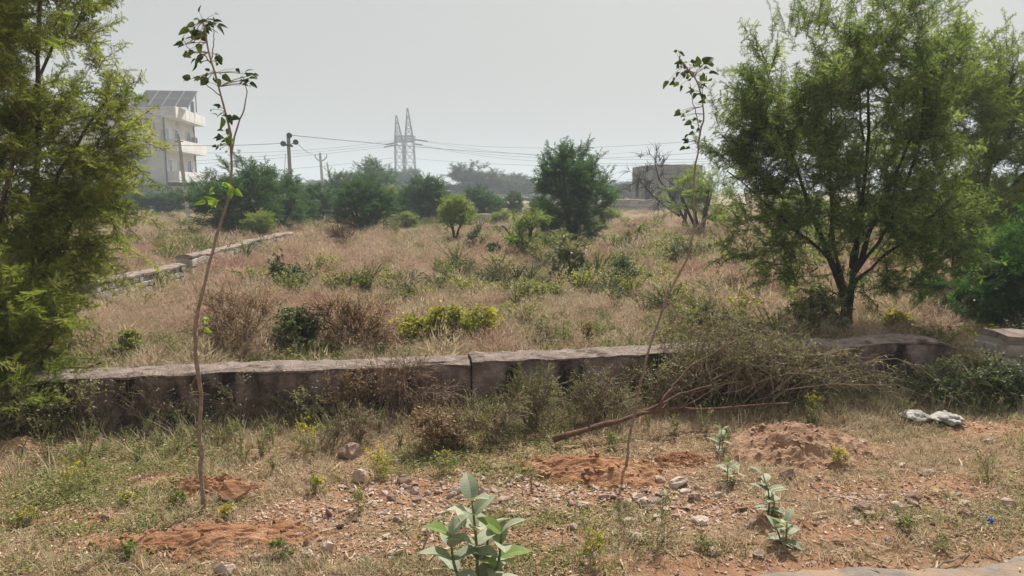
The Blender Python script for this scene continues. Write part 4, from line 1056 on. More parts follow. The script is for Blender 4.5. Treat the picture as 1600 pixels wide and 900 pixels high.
# ------------------------------------------------------------------ shrubs and weeds standing in the field
def shrub(name, label, cat, loc, seed, w, h, nst=6, nbr=22, ntw=6, tl=None, fs=.05, fper=9, tpl=LEAFLET, wm='twig_dry', lm='leaf_weed', rt=.0025, r0=.012, up=.35, group=None, depth=None, extra=None, flowers=0, shell=.5):
    rng = np.random.default_rng(seed)
    dpt = depth or w
    st = []
    for q in range(nst):
        a = rng.uniform(0, 6.28); e = rng.uniform(.25, .6)
        st.append(([(.06 * w * math.cos(a), .06 * dpt * math.sin(a), -.03), (e * .25 * w * math.cos(a), e * .25 * dpt * math.sin(a), h * .35), (e * .5 * w * math.cos(a) * 1.3, e * .5 * dpt * math.sin(a) * 1.3, h * .7)], r0, r0 * .4))
    lb = [((0, 0, h * .62), (w * .40, dpt * .40, h * .36)), ((rng.uniform(-.2, .2) * w, 0, h * .35), (w * .45, dpt * .45, h * .28))]
    wd, lf = grow(seed, st, lb, nbr, ntw, tl or h * .28, fs, fper, tpl, up=up, rtip=rt, kst=4, shell=shell)
    r = thing(name, label, cat, loc, 0, group)
    wd.build('stems', M[wm], r)
    if lf.n: tag(lf.build('foliage', M[lm], r), kind='stuff')
    if flowers:
        fm = MB()
        P = np.array([[rng.normal(0, .2) * w, rng.normal(0, .2) * dpt, h * rng.uniform(.55, 1.02)] for _ in range(flowers)])
        place(fm, LEAFLET, np.repeat(P, 4, 0) + rng.normal(0, .006, (flowers * 4, 3)), rng.normal(size=(flowers * 4, 3)) + np.array([0, 0, .6]), rng.normal(size=(flowers * 4, 3)), .013, rng.random(flowers * 4))
        tag(fm.build('blossoms', M['flower'], r), kind='stuff')
    return r
def G(px, py): return onground(px, py)
def mw(px, py, wpx): return wpx / F * at(px, py).y
def sh(name, label, px, base, wpx, top, seed, Y=None, **kw):
    p = G(px, base) if Y is None else aty(px, base, Y)
    fr_ = kw.pop('front', None)
    if fr_ is not None:
        d_ = fr_ - float(wall_side(p.x, p.y))
        if d_ > 0: p.x += _wn[0] * d_; p.y += _wn[1] * d_
    p.z = gzf(p.x, p.y)
    h = aty(px, top, p.y).z - p.z
    return shrub(name, label, kw.pop('cat', 'bush'), p, seed, wpx / F * p.y, h, **kw)
sh('bush', 'small dark green bush alone in the dry grass near the left stone wall', 447, 462, 46, 402, 301, fs=.045, fper=14, lm='leaf_dark', nbr=26)
sh('dry_bush', 'bare brown twiggy bush in front of the bright green rounded tree', 538, 392, 54, 350, 302, fs=.06, fper=1, wm='bark_red', lm='leaf_dry', nbr=45, ntw=8, rt=.006, r0=.03, tl=.3)
sh('thorn_shrub', 'open spreading shrub with thin dark stems in mid field', 822, 408, 118, 330, 303, tpl=FR_MID, fs=.16, fper=7, lm='leaf_light', wm='bark_dark', nbr=34, ntw=5, rt=.006, r0=.05, tl=.35)
sh('bush', 'brown and green bush at the foot of the lone big dark tree', 890, 440, 76, 372, 304, fs=.09, fper=9, lm='leaf_olive', nbr=40)
sh('bush', 'dark little bush beneath the pale tree with the thin bent trunk', 744, 398, 34, 358, 305, fs=.05, fper=14, ntw=9, lm='leaf_dark')
sh('bush', 'dark little bush right of the spreading shrub, below the big tree', 975, 448, 34, 398, 306, fs=.05, fper=14, ntw=9, lm='leaf_dark')
sh('bush', 'tiny dark plant in the brown grass of mid field', 709, 430, 22, 402, 307, fs=.06, fper=11, lm='leaf_dark', nbr=14)
sh('bush', 'tiny green plant at right of the field below the bare tree', 1012, 446, 22, 428, 308, fs=.06, fper=11, lm='leaf_mid', nbr=12)
sh('bush', 'low green bush on the field below the unfinished building', 1000, 378, 34, 352, 309, fs=.10, fper=9, lm='leaf_weed')
sh('bush', 'low dark bush left of the open spreading shrub', 775, 404, 30, 378, 310, fs=.09, fper=9, lm='leaf_dark')
sh('dry_bush', 'large grey-brown dry bush behind the wall and the slender sapling', 372, 566, 155, 466, 311, fs=.03, fper=3, lm='leaf_dry', wm='twig_dry', nbr=70, ntw=13, tl=.26, rt=.002, r0=.008, depth=.9, nst=12)
sh('dry_bush', 'reddish brown dead bush with a few yellow leaves behind the wall', 545, 558, 165, 470, 312, fs=.035, fper=4, lm='leaf_dry', wm='bark_red', nbr=85, ntw=11, tl=.22, rt=.0022, r0=.009, depth=.7, nst=10)
sh('bush', 'dark green leafy bush left of the reddish dead bush', 462, 556, 80, 478, 313, fs=.045, fper=13, lm='leaf_dark', wm='twig_green', nbr=40, ntw=8, tl=.16)
sh('creeper', 'yellowing leafy creeper sprawling just behind the wall joint', 712, 550, 195, 478, 314, fs=.05, fper=11, lm='leaf_yellow', wm='twig_green', nbr=80, ntw=7, tl=.16, depth=.6, nst=10, cat='creeper')
sh('weed', 'bright yellow-green leafy weed behind the wall under the large thorn tree', 1393, 524, 44, 476, 315, fs=.075, fper=8, lm='leaf_yellow', wm='twig_green', nbr=14, ntw=4, cat='weed')
sh('weed', 'green leafy weed behind the wall near the left tree', 196, 560, 60, 520, 316, fs=.05, fper=11, lm='leaf_weed', wm='twig_green', nbr=26, cat='weed')
sh('weed', 'sparse yellow-brown weed rising over the wall right of the creeper', 848, 552, 70, 500, 317, fs=.045, fper=5, lm='leaf_olive', wm='twig_dry', nbr=18, ntw=4, cat='weed')
sh('weed', 'brown withered weed stalk behind the wall in front of the lone big tree', 917, 545, 18, 500, 318, fs=.055, fper=7, lm='leaf_dry', wm='bark_red', nbr=8, ntw=3, nst=2, cat='weed')
sh('weed', 'dark brown withered weed left of the thorny branches behind the wall', 1074, 528, 26, 482, 319, fs=.055, fper=6, lm='leaf_dry', wm='bark_red', nbr=9, ntw=3, nst=2, cat='weed')
sh('weed', 'green scrubby growth behind the wall beside the thorny branches', 1110, 530, 150, 480, 320, fs=.04, fper=9, lm='leaf_olive', wm='twig_green', nbr=50, ntw=7, tl=.15, depth=.7, cat='weed')
sh('dry_bush', 'pinkish dry brush in the field left of the large thorn tree', 1190, 470, 150, 425, 321, fs=.04, fper=3, lm='leaf_dry', wm='twig_dry', nbr=45, ntw=10, tl=.28, rt=.003, depth=1.4)
sh('bush', 'shaded green undergrowth bush at the foot of the large thorn tree', 1275, 530, 90, 450, 322, Y=8.0, fs=.06, fper=11, lm='leaf_olive', nbr=34)
sh('bush', 'shaded low bush right of the large trunk under the branches', 1530, 512, 90, 450, 323, Y=8.9, fs=.06, fper=9, lm='leaf_olive', wm='twig_dry', nbr=34)
sh('milkweed_shrub', 'pale leaved plant in the grass in front of the lone big tree', 907, 446, 24, 426, 324, fs=.12, fper=5, lm='leaf_milkweed', wm='stem_green', nbr=6, ntw=2, nst=3, cat='plant')
# along the near side of the wall
def wl(name, label, px, base, wpx, top, seed, **kw): return sh(name, label, px, base, wpx, top, seed, front=.1, **kw)
wl('dry_creeper', 'tangle of dry brown creeper hanging over the wall left of its joint', 625, 648, 150, 556, 331, fs=.02, fper=2, lm='leaf_dry', wm='twig_dry', nbr=52, ntw=11, tl=.2, rt=.0018, r0=.005, depth=.45, nst=14, cat='creeper', up=.1)
wl('bush', 'green scrubby bush at the wall foot just right of the joint', 830, 668, 120, 572, 332, fs=.020, fper=9, tpl=LANCE, lm='leaf_weed', wm='twig_dry', nbr=44, ntw=8, tl=.17, depth=.4)
wl('bush', 'pale green scrub growing against the wall right of the joint', 935, 660, 150, 585, 333, fs=.020, fper=8, tpl=LANCE, lm='leaf_olive', wm='twig_dry', nbr=55, ntw=9, tl=.17, depth=.4)
wl('dry_creeper', 'dry twigs leaning on the wall behind the slender left sapling', 250, 664, 170, 600, 334, fs=.02, fper=3, lm='leaf_olive', wm='twig_dry', nbr=26, ntw=7, tl=.17, rt=.0018, r0=.005, depth=.35, nst=12, cat='creeper')
wl('bush', 'dark shaded weeds bush below the wall at the left edge', 60, 672, 150, 612, 335, fs=.024, fper=6, lm='leaf_olive', wm='twig_dry', nbr=50, ntw=7, tl=.15, depth=.4)
wl('dry_bush', 'small red-brown dry bush on the verge below the wall joint', 685, 702, 90, 640, 336, fs=.024, fper=5, lm='leaf_dry', wm='bark_red', nbr=36, ntw=9, tl=.13, rt=.0016, r0=.005, depth=.35)
wl('weed', 'green wispy weed clump on the verge left of the fallen branch', 770, 690, 130, 625, 337, fs=.018, fper=8, tpl=LANCE, lm='leaf_weed', wm='twig_dry', nbr=40, ntw=8, tl=.15, depth=.4, cat='weed')
wl('bush', 'dark green brush in the shade of the wall gap at right', 1500, 634, 150, 570, 338, fs=.026, fper=9, lm='leaf_dark', wm='twig_green', nbr=55, ntw=8, tl=.16, depth=.4)
wl('bush', 'dark green brush at the foot of the bare stone wall', 1580, 636, 120, 575, 339, fs=.03, fper=9, lm='leaf_dark', wm='twig_green', nbr=46, ntw=8, tl=.16, depth=.4)
wl('weed', 'scrubby weed with dry twigs at the wall foot left of the dry creeper', 470, 654, 130, 615, 340, fs=.024, fper=9, lm='leaf_olive', wm='twig_dry', nbr=36, ntw=8, tl=.13, depth=.3, cat='weed')
wl('weed', 'leafy green weed on the verge between creeper and fallen branch', 560, 690, 90, 640, 341, fs=.019, fper=8, tpl=LANCE, lm='leaf_olive', wm='twig_dry', nbr=26, ntw=7, tl=.14, depth=.35, cat='weed')
wl('dry_creeper', 'dry creeper stems trailing over the wall top right of the left sapling', 390, 650, 80, 585, 342, fs=.02, fper=3, lm='leaf_olive', wm='twig_dry', nbr=12, ntw=6, tl=.17, rt=.0016, r0=.004, depth=.3, nst=9, cat='creeper')
wl('dry_creeper', 'thin dry stems climbing the wall face at the far left under the feathery tree', 150, 662, 120, 578, 343, fs=.024, fper=4, lm='leaf_olive', wm='twig_dry', nbr=22, ntw=8, tl=.17, rt=.0016, r0=.004, depth=.3, nst=9, cat='creeper')
wl('dry_creeper', 'dark dry twigs in front of the wall left of the thorny heap', 1030, 640, 130, 560, 344, fs=.02, fper=4, lm='leaf_olive', wm='twig_dry', nbr=46, ntw=10, tl=.18, rt=.0016, r0=.004, depth=.4, nst=10, cat='creeper')
wl('dry_bush', 'straw-brown dead bush on the wall just left of the joint', 545, 640, 90, 575, 345, fs=.02, fper=4, lm='leaf_dry', wm='twig_dry', nbr=34, ntw=9, tl=.16, rt=.0016, r0=.004, depth=.3)
sh('bush', 'grey-green scrub growing through the gap between the broken wall end and the stone wall', 1518, 622, 60, 520, 346, fs=.03, fper=8, lm='leaf_olive', wm='twig_dry', nbr=34, ntw=7, tl=.17, depth=.5)
# yellow flowering weeds on the verge
YW = [(482, 708, 62, 655, 40, 'bushy yellow-flowering weed below the wall, right of the left sapling'), (592, 748, 44, 700, 22, 'upright yellow-flowering weed beside the pale boulder'), (690, 740, 50, 705, 8, 'low yellow-green weed above the rubble'),
      (120, 765, 70, 715, 10, 'yellowish weed with thin stems in the grass at left'), (40, 820, 60, 792, 12, 'low yellow-green weed at the left edge of the verge'), (925, 878, 44, 832, 14, 'yellow-flowering weed right of the large milkweed'),
      (1316, 700, 30, 690, 8, 'tiny yellow weed on the slope of the big soil mound'), (1310, 730, 34, 696, 16, 'yellow-flowering weed at the right foot of the soil mound'), (1268, 655, 50, 618, 26, 'yellow-green weed where the thorny branches touch the ground'),
      (495, 770, 34, 742, 14, 'small yellow weed left of the rubble'), (200, 790, 40, 772, 10, 'small yellowing weed on the red soil left of the sapling'), (355, 810, 26, 792, 10, 'tiny yellow weed just right of the left sapling foot')]
for q, (px, b, w__, tp, nf, lab) in enumerate(YW):
    sh('yellow_weed', lab, px, b, w__, tp, 350 + q, fs=.017, fper=8, tpl=LANCE, lm='leaf_yellow' if q % 2 else 'leaf_weed', wm='twig_green', nbr=9 + nf // 4, ntw=5, rt=.0011, r0=.0025, flowers=nf, up=.8, cat='weed', group='yellow weeds on the verge', nst=5)
GW = [(1540, 745, 60, 690, 'tall green weed among the stones at the right edge'), (1125, 700, 30, 672, 'leafy green weed left of the soil mound'), (1035, 848, 34, 765, 'thin dark-stemmed weed in front of the stones right of centre'), (440, 870, 44, 840, 'broad-leaved green weed near the bottom edge left of the milkweed'),
      (1470, 862, 60, 830, 'rounded green weed at the road edge'), (1410, 830, 40, 806, 'small green weed among stones before the road'), (425, 740, 36, 700, 'green weed right of the red soil clod'), (285, 790, 40, 770, 'small green weed left of the sapling foot'),
      (1105, 860, 40, 835, 'green weed in the grass right of centre near the bottom edge'), (200, 870, 60, 852, 'low green weed in the bottom left corner grass'), (560, 800, 30, 760, 'thin green weed standing in the rubble'), (960, 700, 40, 672, 'green weed below the fallen branch')]
for q, (px, b, w__, tp, lab) in enumerate(GW):
    sh('green_weed', lab, px, b, w__, tp, 380 + q, fs=.020, fper=7, tpl=(LANCE, LEAFLET)[q % 2], lm='leaf_weed', wm='twig_green', nbr=8, ntw=4, rt=.0011, r0=.0025, up=.8, cat='weed', group='green weeds on the verge', nst=4)

# ------------------------------------------------------------------ cut thorny branches heaped against the wall, and the fallen limb
rng = np.random.default_rng(77)
wb, lb_ = MB(), MB()
pp, dd, ss, tt = [], [], [], []
for q in range(190):
    sx, sy = rng.uniform(1010, 1230), rng.uniform(618, 650)
    S = np.array(at(sx, sy)); S[2] = rng.uniform(.02, .2)
    if q % 3 == 0: S = np.array([rng.uniform(1.25, 2.3), rng.uniform(5.35, 5.7), rng.uniform(.05, .35)])
    ex = S[0] + rng.uniform(-.25, 1.0) + (.4 if rng.random() < .2 else 0); lift = rng.uniform(.0, 1.0)
    E = np.array([ex, min(S[1] + rng.uniform(.0, .55), 6.35), .04 + lift * rng.uniform(.3, .92) * max(.32 * (ex < 3.2), math.exp(-((ex - 1.75) / .62) ** 2))])
    mid = (S + E) / 2 + np.array([0, rng.uniform(-.1, .1), rng.uniform(.1, .35)])
    P = curve([S, mid, E], 9, .012, rng); wb.tube(P, np.linspace(.0048, .0014, 9), 4)
    tints = rng.random()
    for _ in range(12):
        f = rng.uniform(1, 8); i_ = int(min(f, 7)); A0 = P[i_] + (P[i_ + 1] - P[i_]) * (f - i_)
        d0 = norm((P[i_ + 1] - P[i_]) / np.linalg.norm(P[i_ + 1] - P[i_]) * .9 + rng.normal(0, .6, 3)); l0 = rng.uniform(.1, .3)
        tw = curve([A0, A0 + d0 * l0 * .5, A0 + d0 * l0 + np.array([0, 0, -.04])], 4); tw[:, 2] = np.maximum(tw[:, 2], .01)
        wb.tube(tw, [.0022, .0018, .0014, .0008], 3, cap=False)
        m_ = 7; u = rng.uniform(.0, 1, m_)
        pp.append(np.stack([np.interp(u, np.linspace(0, 1, 4), tw[:, c]) for c in range(3)], -1)); dd.append(norm(d0 * .5 + rng.normal(0, .8, (m_, 3)))); ss.append(rng.uniform(.022, .042, m_)); tt.append(np.clip(.15 + .45 * tints + .4 * rng.random(m_), 0, 1))
place(lb_, LANCE, np.concatenate(pp), np.concatenate(dd), rng.normal(size=(sum(map(len, pp)), 3)) + np.array([0, 0, .5]), np.concatenate(ss), np.concatenate(tt))
br = thing('thorn_brush', 'heap of cut grey-green thorny branches thrown against and over the wall', 'brushwood')
wb.build('branches', M['twig_dry'], br); tag(lb_.build('foliage', M['leaf_olive'], br), kind='stuff')

fb = thing('fallen_branch', 'reddish-brown cut tree limb with forks lying on the verge before the wall', 'branch', tuple(onground(865, 688)))
O_ = np.array(onground(865, 688))
def limb(name, pts, r0, r1, parent, k=8, n=14):
    P = curve(np.array([np.array(aty(x, y, Y)) for x, y, Y in pts]) - O_, n, .004, rng)
    r = np.linspace(r0, r1, n) * (1 + .1 * rng.normal(size=n)).clip(.8, 1.25)
    return MB().tube(P, r, k).build(name, M['bark_red'], parent, True)
main = limb('main_limb', [(865, 687, 4.72), (930, 667, 4.82), (1000, 647, 4.95), (1050, 640, 5.05), (1130, 637, 5.15), (1232, 630, 5.25)], .022, .007, fb)
limb('fork', [(985, 652, 4.93), (1030, 632, 5.02), (1060, 617, 5.1), (1112, 602, 5.2)], .014, .006, fb)
limb('fork', [(1030, 633, 5.0), (1055, 600, 5.1), (1085, 570, 5.2), (1150, 532, 5.35)], .011, .004, fb)
limb('twig', [(920, 670, 4.82), (930, 635, 4.85), (945, 605, 4.88), (962, 572, 4.9)], .007, .003, fb, 5)
limb('twig', [(1060, 640, 5.05), (1090, 625, 5.1), (1120, 604, 5.15), (1160, 596, 5.2)], .006, .0025, fb, 5)
st_ = tag(MB().tube(curve([aty(1492, 556, 6.0), aty(1508, 575, 5.8), aty(1522, 600, 5.65), aty(1530, 632, 5.55)], 12), np.linspace(.004, .011, 12), 5).build('dry_stalk', M['bark_pale'], None, True), 'single pale dry stalk arching down from the broken wall end', 'stalk')
STK = [(1010, 712, 1065, 668, 'pale bare stick slanting left of the soil mound'), (1350, 640, 1420, 665, 'thin pale twig at the foot of the thorny branches'), (1395, 818, 1440, 870, 'thin brown twig by the round weed near the road'), (1490, 838, 1535, 818, 'thin pale twig running to the blue bottle cap'), (1455, 893, 1515, 866, 'bent dry twig lying on the road edge'),
       (300, 772, 345, 776, 'pale dry twig beside the left sapling foot'), (1140, 680, 1150, 660, 'short upright pale twig near the soil mound'), (830, 770, 836, 742, 'short dry stick standing in the rubble'), (655, 868, 668, 838, 'bent dry stick left of the large milkweed')]
for x0, y0, x1, y1, lab in STK:
    a, b = np.array(onground(x0, y0, .006)), np.array(onground(x1, y1, .006))
    if abs(x1 - x0) < 14: b = np.array(aty(x1, y1, a[1]))
    P = curve([a, (a + b) / 2 + np.array([rng.normal(0, .02), rng.normal(0, .02), .02]), b], 8, .004, rng)
    tag(MB().tube(P, np.linspace(.006, .003, 8), 5).build('dry_twig', M['bark_pale']), lab, 'twig', 'dry twigs on the verge')

# ------------------------------------------------------------------ saplings
def leaf_mesh(name, mat, w=.42, curl=.18, fold=.16, nx_=7, wav=0.0, tipw=.55, rib=False):
    V, T, A = [], [], []
    for i_ in range(nx_ + 1):
        t = i_ / nx_
        hw = w * (math.sin(math.pi * min(1, t ** tipw)) ** .75) * .5 if 0 < t < 1 else .004
        z = -curl * t * t + .04 * math.sin(t * 3)
        cols = (-1, -.5, -.06, 0, .06, .5, 1) if rib else (-1, -.5, 0, .5, 1)
        for c in cols:
            V.append((t, hw * c, z + fold * abs(c) * hw * 2 * .5 + wav * math.sin(t * 9 + c * 2) * abs(c) * hw))
            A.append(1.0 if (rib and abs(c) < .01) else .42 + .12 * abs(c) + (.05 if i_ % 2 else 0))
    k_ = 7 if rib else 5
    Fq = [[i_ * k_ + c, i_ * k_ + c + 1, (i_ + 1) * k_ + c + 1, (i_ + 1) * k_ + c] for i_ in range(nx_) for c in range(k_ - 1)]
    return MB().add(V, Fq, np.array(A)).data(name, mat, True)
LF_S = leaf_mesh('leaf', M['leaf_sapling'], .62, .2, .3)
LF_F = leaf_mesh('leaf', M['leaf_fresh'], .55, .2, .3)
LF_M = leaf_mesh('leaf', M['leaf_milkweed'], .56, .22, .28, 8, .05, .75, True)
LF_MY = leaf_mesh('leaf', M['leaf_milkweed_young'], .56, .15, .25, 8, .05, .75, True)
def add_leaf(parent, me, p, d, up, s, name='leaf'):
    d = Vector(d).normalized(); up = Vector(up)
    y = up.cross(d); y = y.normalized() if y.length > 1e-4 else d.orthogonal().normalized()
    z = d.cross(y)
    o = obj(name, me, parent)
    o.matrix_local = Matrix.Translation(p) @ Matrix((d, y, z)).transposed().to_4x4() @ Matrix.Diagonal((s, s, s, 1))
    return o
def sapling(label, base, path, r0, side, clusters, seed, fresh=()):
    rg = random.Random(seed); ng = np.random.default_rng(seed)
    B = onground(*base); Y = B.y
    root = thing('sapling', label, 'sapling', B)
    n = 40
    P = curve([np.array(aty(x, y, Y + .04 * math.sin(i_ * .8))) - np.array(B) for i_, (x, y) in enumerate(path)], n, .003, ng)
    P[0] = (0, 0, -.03)
    r = np.linspace(r0, .0035, n) ** 1.0 * (1 + .07 * ng.normal(size=n)).clip(.85, 1.25)
    MB().tube(P, r, 8).build('stem', M['bark_pale'], root, True)
    for sp, sr in side:
        S = curve([np.array(aty(x, y, Y + .02 * i_)) - np.array(B) for i_, (x, y) in enumerate(sp)], 14, .002, ng)
        MB().tube(S, np.linspace(sr, .0018, 14), 6).build('branch', M['bark_pale'], root, True)
    for (cx, cy, sx, sy, cnt, sz) in clusters:
        for _ in range(int(cnt * 1.7 + .5)):
            x, y = cx + rg.gauss(0, sx * .5), cy + rg.gauss(0, sy * .5)
            p = aty(x, y, Y + rg.gauss(0, .03)) - B
            dists = np.linalg.norm(P - np.array(p), axis=1); q = P[int(dists.argmin())]
            d = Vector(p) - Vector(q) if dists.min() > .01 else Vector((rg.gauss(0, 1), rg.gauss(0, 1), 0))
            d = d.normalized() + Vector((rg.gauss(0, .5), rg.gauss(0, .6), rg.gauss(-.15, .4)))
            if dists.min() > .02:
                MB().tube([q, (q + np.array(p)) / 2 + np.array([0, 0, .006]), np.array(p)], [.0016, .0013, .0008], 3).build('twig', M['bark_pale'], root)
            me_ = LF_F if (cx, cy) in fresh else LF_S
            add_leaf(root, me_, p, d, (rg.gauss(0, .6), rg.gauss(-.9, .5), .7), sz * .82 * rg.uniform(.5, 1.35))
    return root
sapling('tall slender sapling with crooked stem and sparse dark leaves, left of centre', (318, 800),
        [(318, 800), (315, 740), (312, 680), (313, 620), (307, 560), (306, 520), (313, 470), (328, 410), (345, 352), (357, 300), (362, 245), (358, 200), (346, 150), (331, 100), (322, 62), (318, 34)], .0125,
        [([(362, 238), (370, 200), (380, 175), (385, 145), (379, 118)], .005), ([(331, 100), (318, 85), (300, 80), (286, 62)], .004), ([(345, 150), (330, 138), (312, 125), (302, 120)], .003), ([(330, 98), (333, 70), (334, 45)], .003)],
        [(322, 36, 18, 14, 12, .058), (312, 55, 20, 22, 13, .058), (292, 70, 12, 16, 5, .058), (322, 92, 26, 12, 9, .056), (318, 122, 24, 10, 9, .055), (345, 118, 14, 8, 3, .05), (380, 122, 16, 18, 10, .045), (345, 180, 12, 14, 5, .06), (352, 212, 12, 14, 5, .055), (344, 228, 10, 10, 3, .05), (352, 292, 18, 7, 5, .065), (338, 318, 16, 9, 5, .065), (320, 500, 10, 20, 3, .045)], 3, fresh=((352, 292), (338, 318), (320, 500)))
sapling('tall thin leaning sapling with few round leaves, in front of the large thorn tree', (978, 742),
        [(978, 742), (982, 695), (990, 650), (1002, 592), (1016, 540), (1040, 470), (1069, 412), (1083, 362), (1084, 310), (1088, 255), (1094, 210), (1100, 182), (1096, 150), (1083, 118), (1062, 92)], .0082,
        [([(1084, 362), (1100, 345), (1120, 325), (1140, 301)], .005), ([(1094, 205), (1083, 160), (1078, 130)], .003), ([(1100, 182), (1098, 150), (1094, 122)], .003)],
        [(1062, 88, 6, 14, 6, .052), (1072, 112, 22, 18, 18, .052), (1096, 108, 16, 16, 6, .062), (1090, 132, 18, 16, 9, .052), (1100, 98, 6, 5, 1, .08), (1092, 150, 14, 14, 4, .05), (1072, 175, 12, 10, 4, .055), (1082, 200, 14, 16, 6, .05), (1075, 225, 12, 10, 3, .045)], 4)

# ------------------------------------------------------------------ milkweeds
def milkweed(label, base, stems, lsize, seed, below=0.0):
    rg = random.Random(seed)
    B = onground(*base)
    root = thing('milkweed', label, 'plant', B, 0, 'milkweed plants')
    for (dx, dy, hx, hy, h, pairs) in stems:
        P = curve([(dx * .3, dy * .3, -.02), (dx, dy, h * .5), (hx, hy, h)], 10)
        MB().tube(P, np.linspace(.008, .004, 10) * (lsize / .13), 7).build('stem', M['stem_green'], root, True)
        a0 = rg.uniform(0, 3.14)
        for q in range(pairs):
            t = .22 + .78 * q / max(1, pairs - 1)
            p = Vector([np.interp(t, np.linspace(0, 1, 10), P[:, c]) for c in range(3)])
            for s_ in (0, 1):
                a = a0 + q * math.pi / 2 + s_ * math.pi + rg.uniform(-.25, .25)
                el = -.05 + .75 * t + rg.uniform(-.2, .25)
                d = Vector((math.cos(a) * math.cos(el), math.sin(a) * math.cos(el), math.sin(el)))
                sz = lsize * (1.0 - .28 * max(0, t - .75) * 2) * rg.uniform(.85, 1.15)
                me_ = LF_MY if rg.random() < .07 else LF_M
                add_leaf(root, me_, p, d, (-math.cos(a) * .5 + rg.gauss(0, .2), -math.sin(a) * .5 + rg.gauss(0, .2), 1), sz)
    return root
milkweed('large pale grey-green milkweed with broad leaves at the bottom edge of the verge', (745, 930),
         [(.0, .02, -.02, .05, .40, 6), (-.09, -.02, -.11, .0, .27, 5), (.09, .02, .105, .04, .26, 5), (.03, .10, .05, .13, .22, 4)], .145, 21)
milkweed('small pale milkweed just below the leaning sapling, left of the others', (1136, 756), [(0, 0, .0, .0, .12, 4), (.03, .02, .05, .02, .07, 3)], .07, 22)
milkweed('upright pale milkweed between the soil mound and the grass', (1200, 806), [(0, 0, -.03, .02, .22, 5), (.03, .0, .02, .02, .12, 3)], .09, 23)
milkweed('low pale milkweed rosette with a dark shadow, lowest of the three at right', (1228, 850), [(0, 0, -.0, .0, .11, 4), (-.03, .02, -.05, .0, .08, 3)], .085, 24)
milkweed('pale milkweed shoot at the left foot of the soil mound', (1124, 708), [(0, 0, .01, .0, .15, 4)], .075, 25)

# ------------------------------------------------------------------ soil heaps, clod, sack, cap
def heap(name, label, px, py, rx, ry, h, seed, mat, rot=0.0, cat='soil', peaks=1, clods=40):
    c = onground(px, py); n = 64
    u = np.linspace(-1.25, 1.25, n); X, Yv = np.meshgrid(u, u)
    r = np.sqrt(X ** 2 + Yv ** 2) * (1 + .45 * fbm(X * 1.9 + seed, Yv * 1.9, seed, 4))
    Hh = h * np.clip(1 - smooth(.05, 1.05, r), 0, 1) * (1 + .35 * fbm(X * 2.2, Yv * 2.2, seed + 2, 3)) - .035 * smooth(.85, 1.2, r)
    Hh = Hh + ((h * .16 + .012) * fbm(X * 6, Yv * 6, seed + 3, 4) + .012 * fbm(X * 14, Yv * 14, seed + 5, 2)) * smooth(1.15, .9, r)
    ca, sa = math.cos(rot), math.sin(rot)
    wx, wy = c.x + rx * X * ca - ry * Yv * sa, c.y + rx * X * sa + ry * Yv * ca
    wz = gz(wx, wy) + Hh
    i_, j_ = np.meshgrid(np.arange(n - 1), np.arange(n - 1), indexing='ij'); k = (i_ * n + j_).ravel()
    root = thing(name, label, cat, (c.x, c.y, 0))
    V = np.stack([wx - c.x, wy - c.y, wz], -1).reshape(-1, 3)
    MB().add(V, np.stack([k, k + 1, k + n + 1, k + n], -1)).build('earth', M[mat], root, False)
    rg = np.random.default_rng(seed); mc = MB()
    tv = norm(rg.normal(size=(10, 3)))
    bmx = STONES[seed % 10]; sv = np.array([v.co for v in bmx.vertices]); sf = [list(p_.vertices) for p_ in bmx.polygons]
    for _ in range(clods):
        a, q = rg.uniform(0, 6.28), rg.random() ** .5 * .95
        i2, j2 = int((q * math.sin(a) / 1.25 + 1) / 2 * (n - 1)), int((q * math.cos(a) / 1.25 + 1) / 2 * (n - 1))
        s_ = .012 + .06 * rg.random() ** 2.5; an = rg.uniform(0, 6.28)
        rv = sv @ np.array([[math.cos(an), math.sin(an), 0], [-math.sin(an), math.cos(an), 0], [0, 0, 1]]) * s_
        mc.add(rv + V[i2 * n + j2] + np.array([0, 0, s_ * .15]), np.array(sf) if all(len(f) == 3 for f in sf) else sf)
    tag(mc.build('clods', M[mat], root), kind='stuff')
    return root
heap('soil_mound', 'large mound of dug reddish-brown earth beside the small milkweeds', 1250, 706, .56, .36, .165, 91, 'soil_heap', .1, clods=220)
heap('soil_heap', 'low spread of loose red earth under the fallen branch around the leaning sapling', 930, 735, .50, .26, .08, 92, 'soil_red', -.1, clods=110)
heap('soil_heap', 'flat smear of red earth in front of the left sapling', 335, 842, .62, .20, .055, 93, 'soil_red', .12, clods=70)
heap('soil_heap', 'low red earth patch around the foot of the big clod', 330, 762, .30, .13, .045, 94, 'soil_red', .0, clods=40)
heap('soil_heap', 'low tan earth rise at the left edge of the verge', 30, 704, .40, .16, .07, 95, 'soil_heap', 0, clods=30)
heap('soil_heap', 'thin red earth patch right of the leaning sapling', 1065, 722, .26, .12, .04, 96, 'soil_red', 0, clods=40)

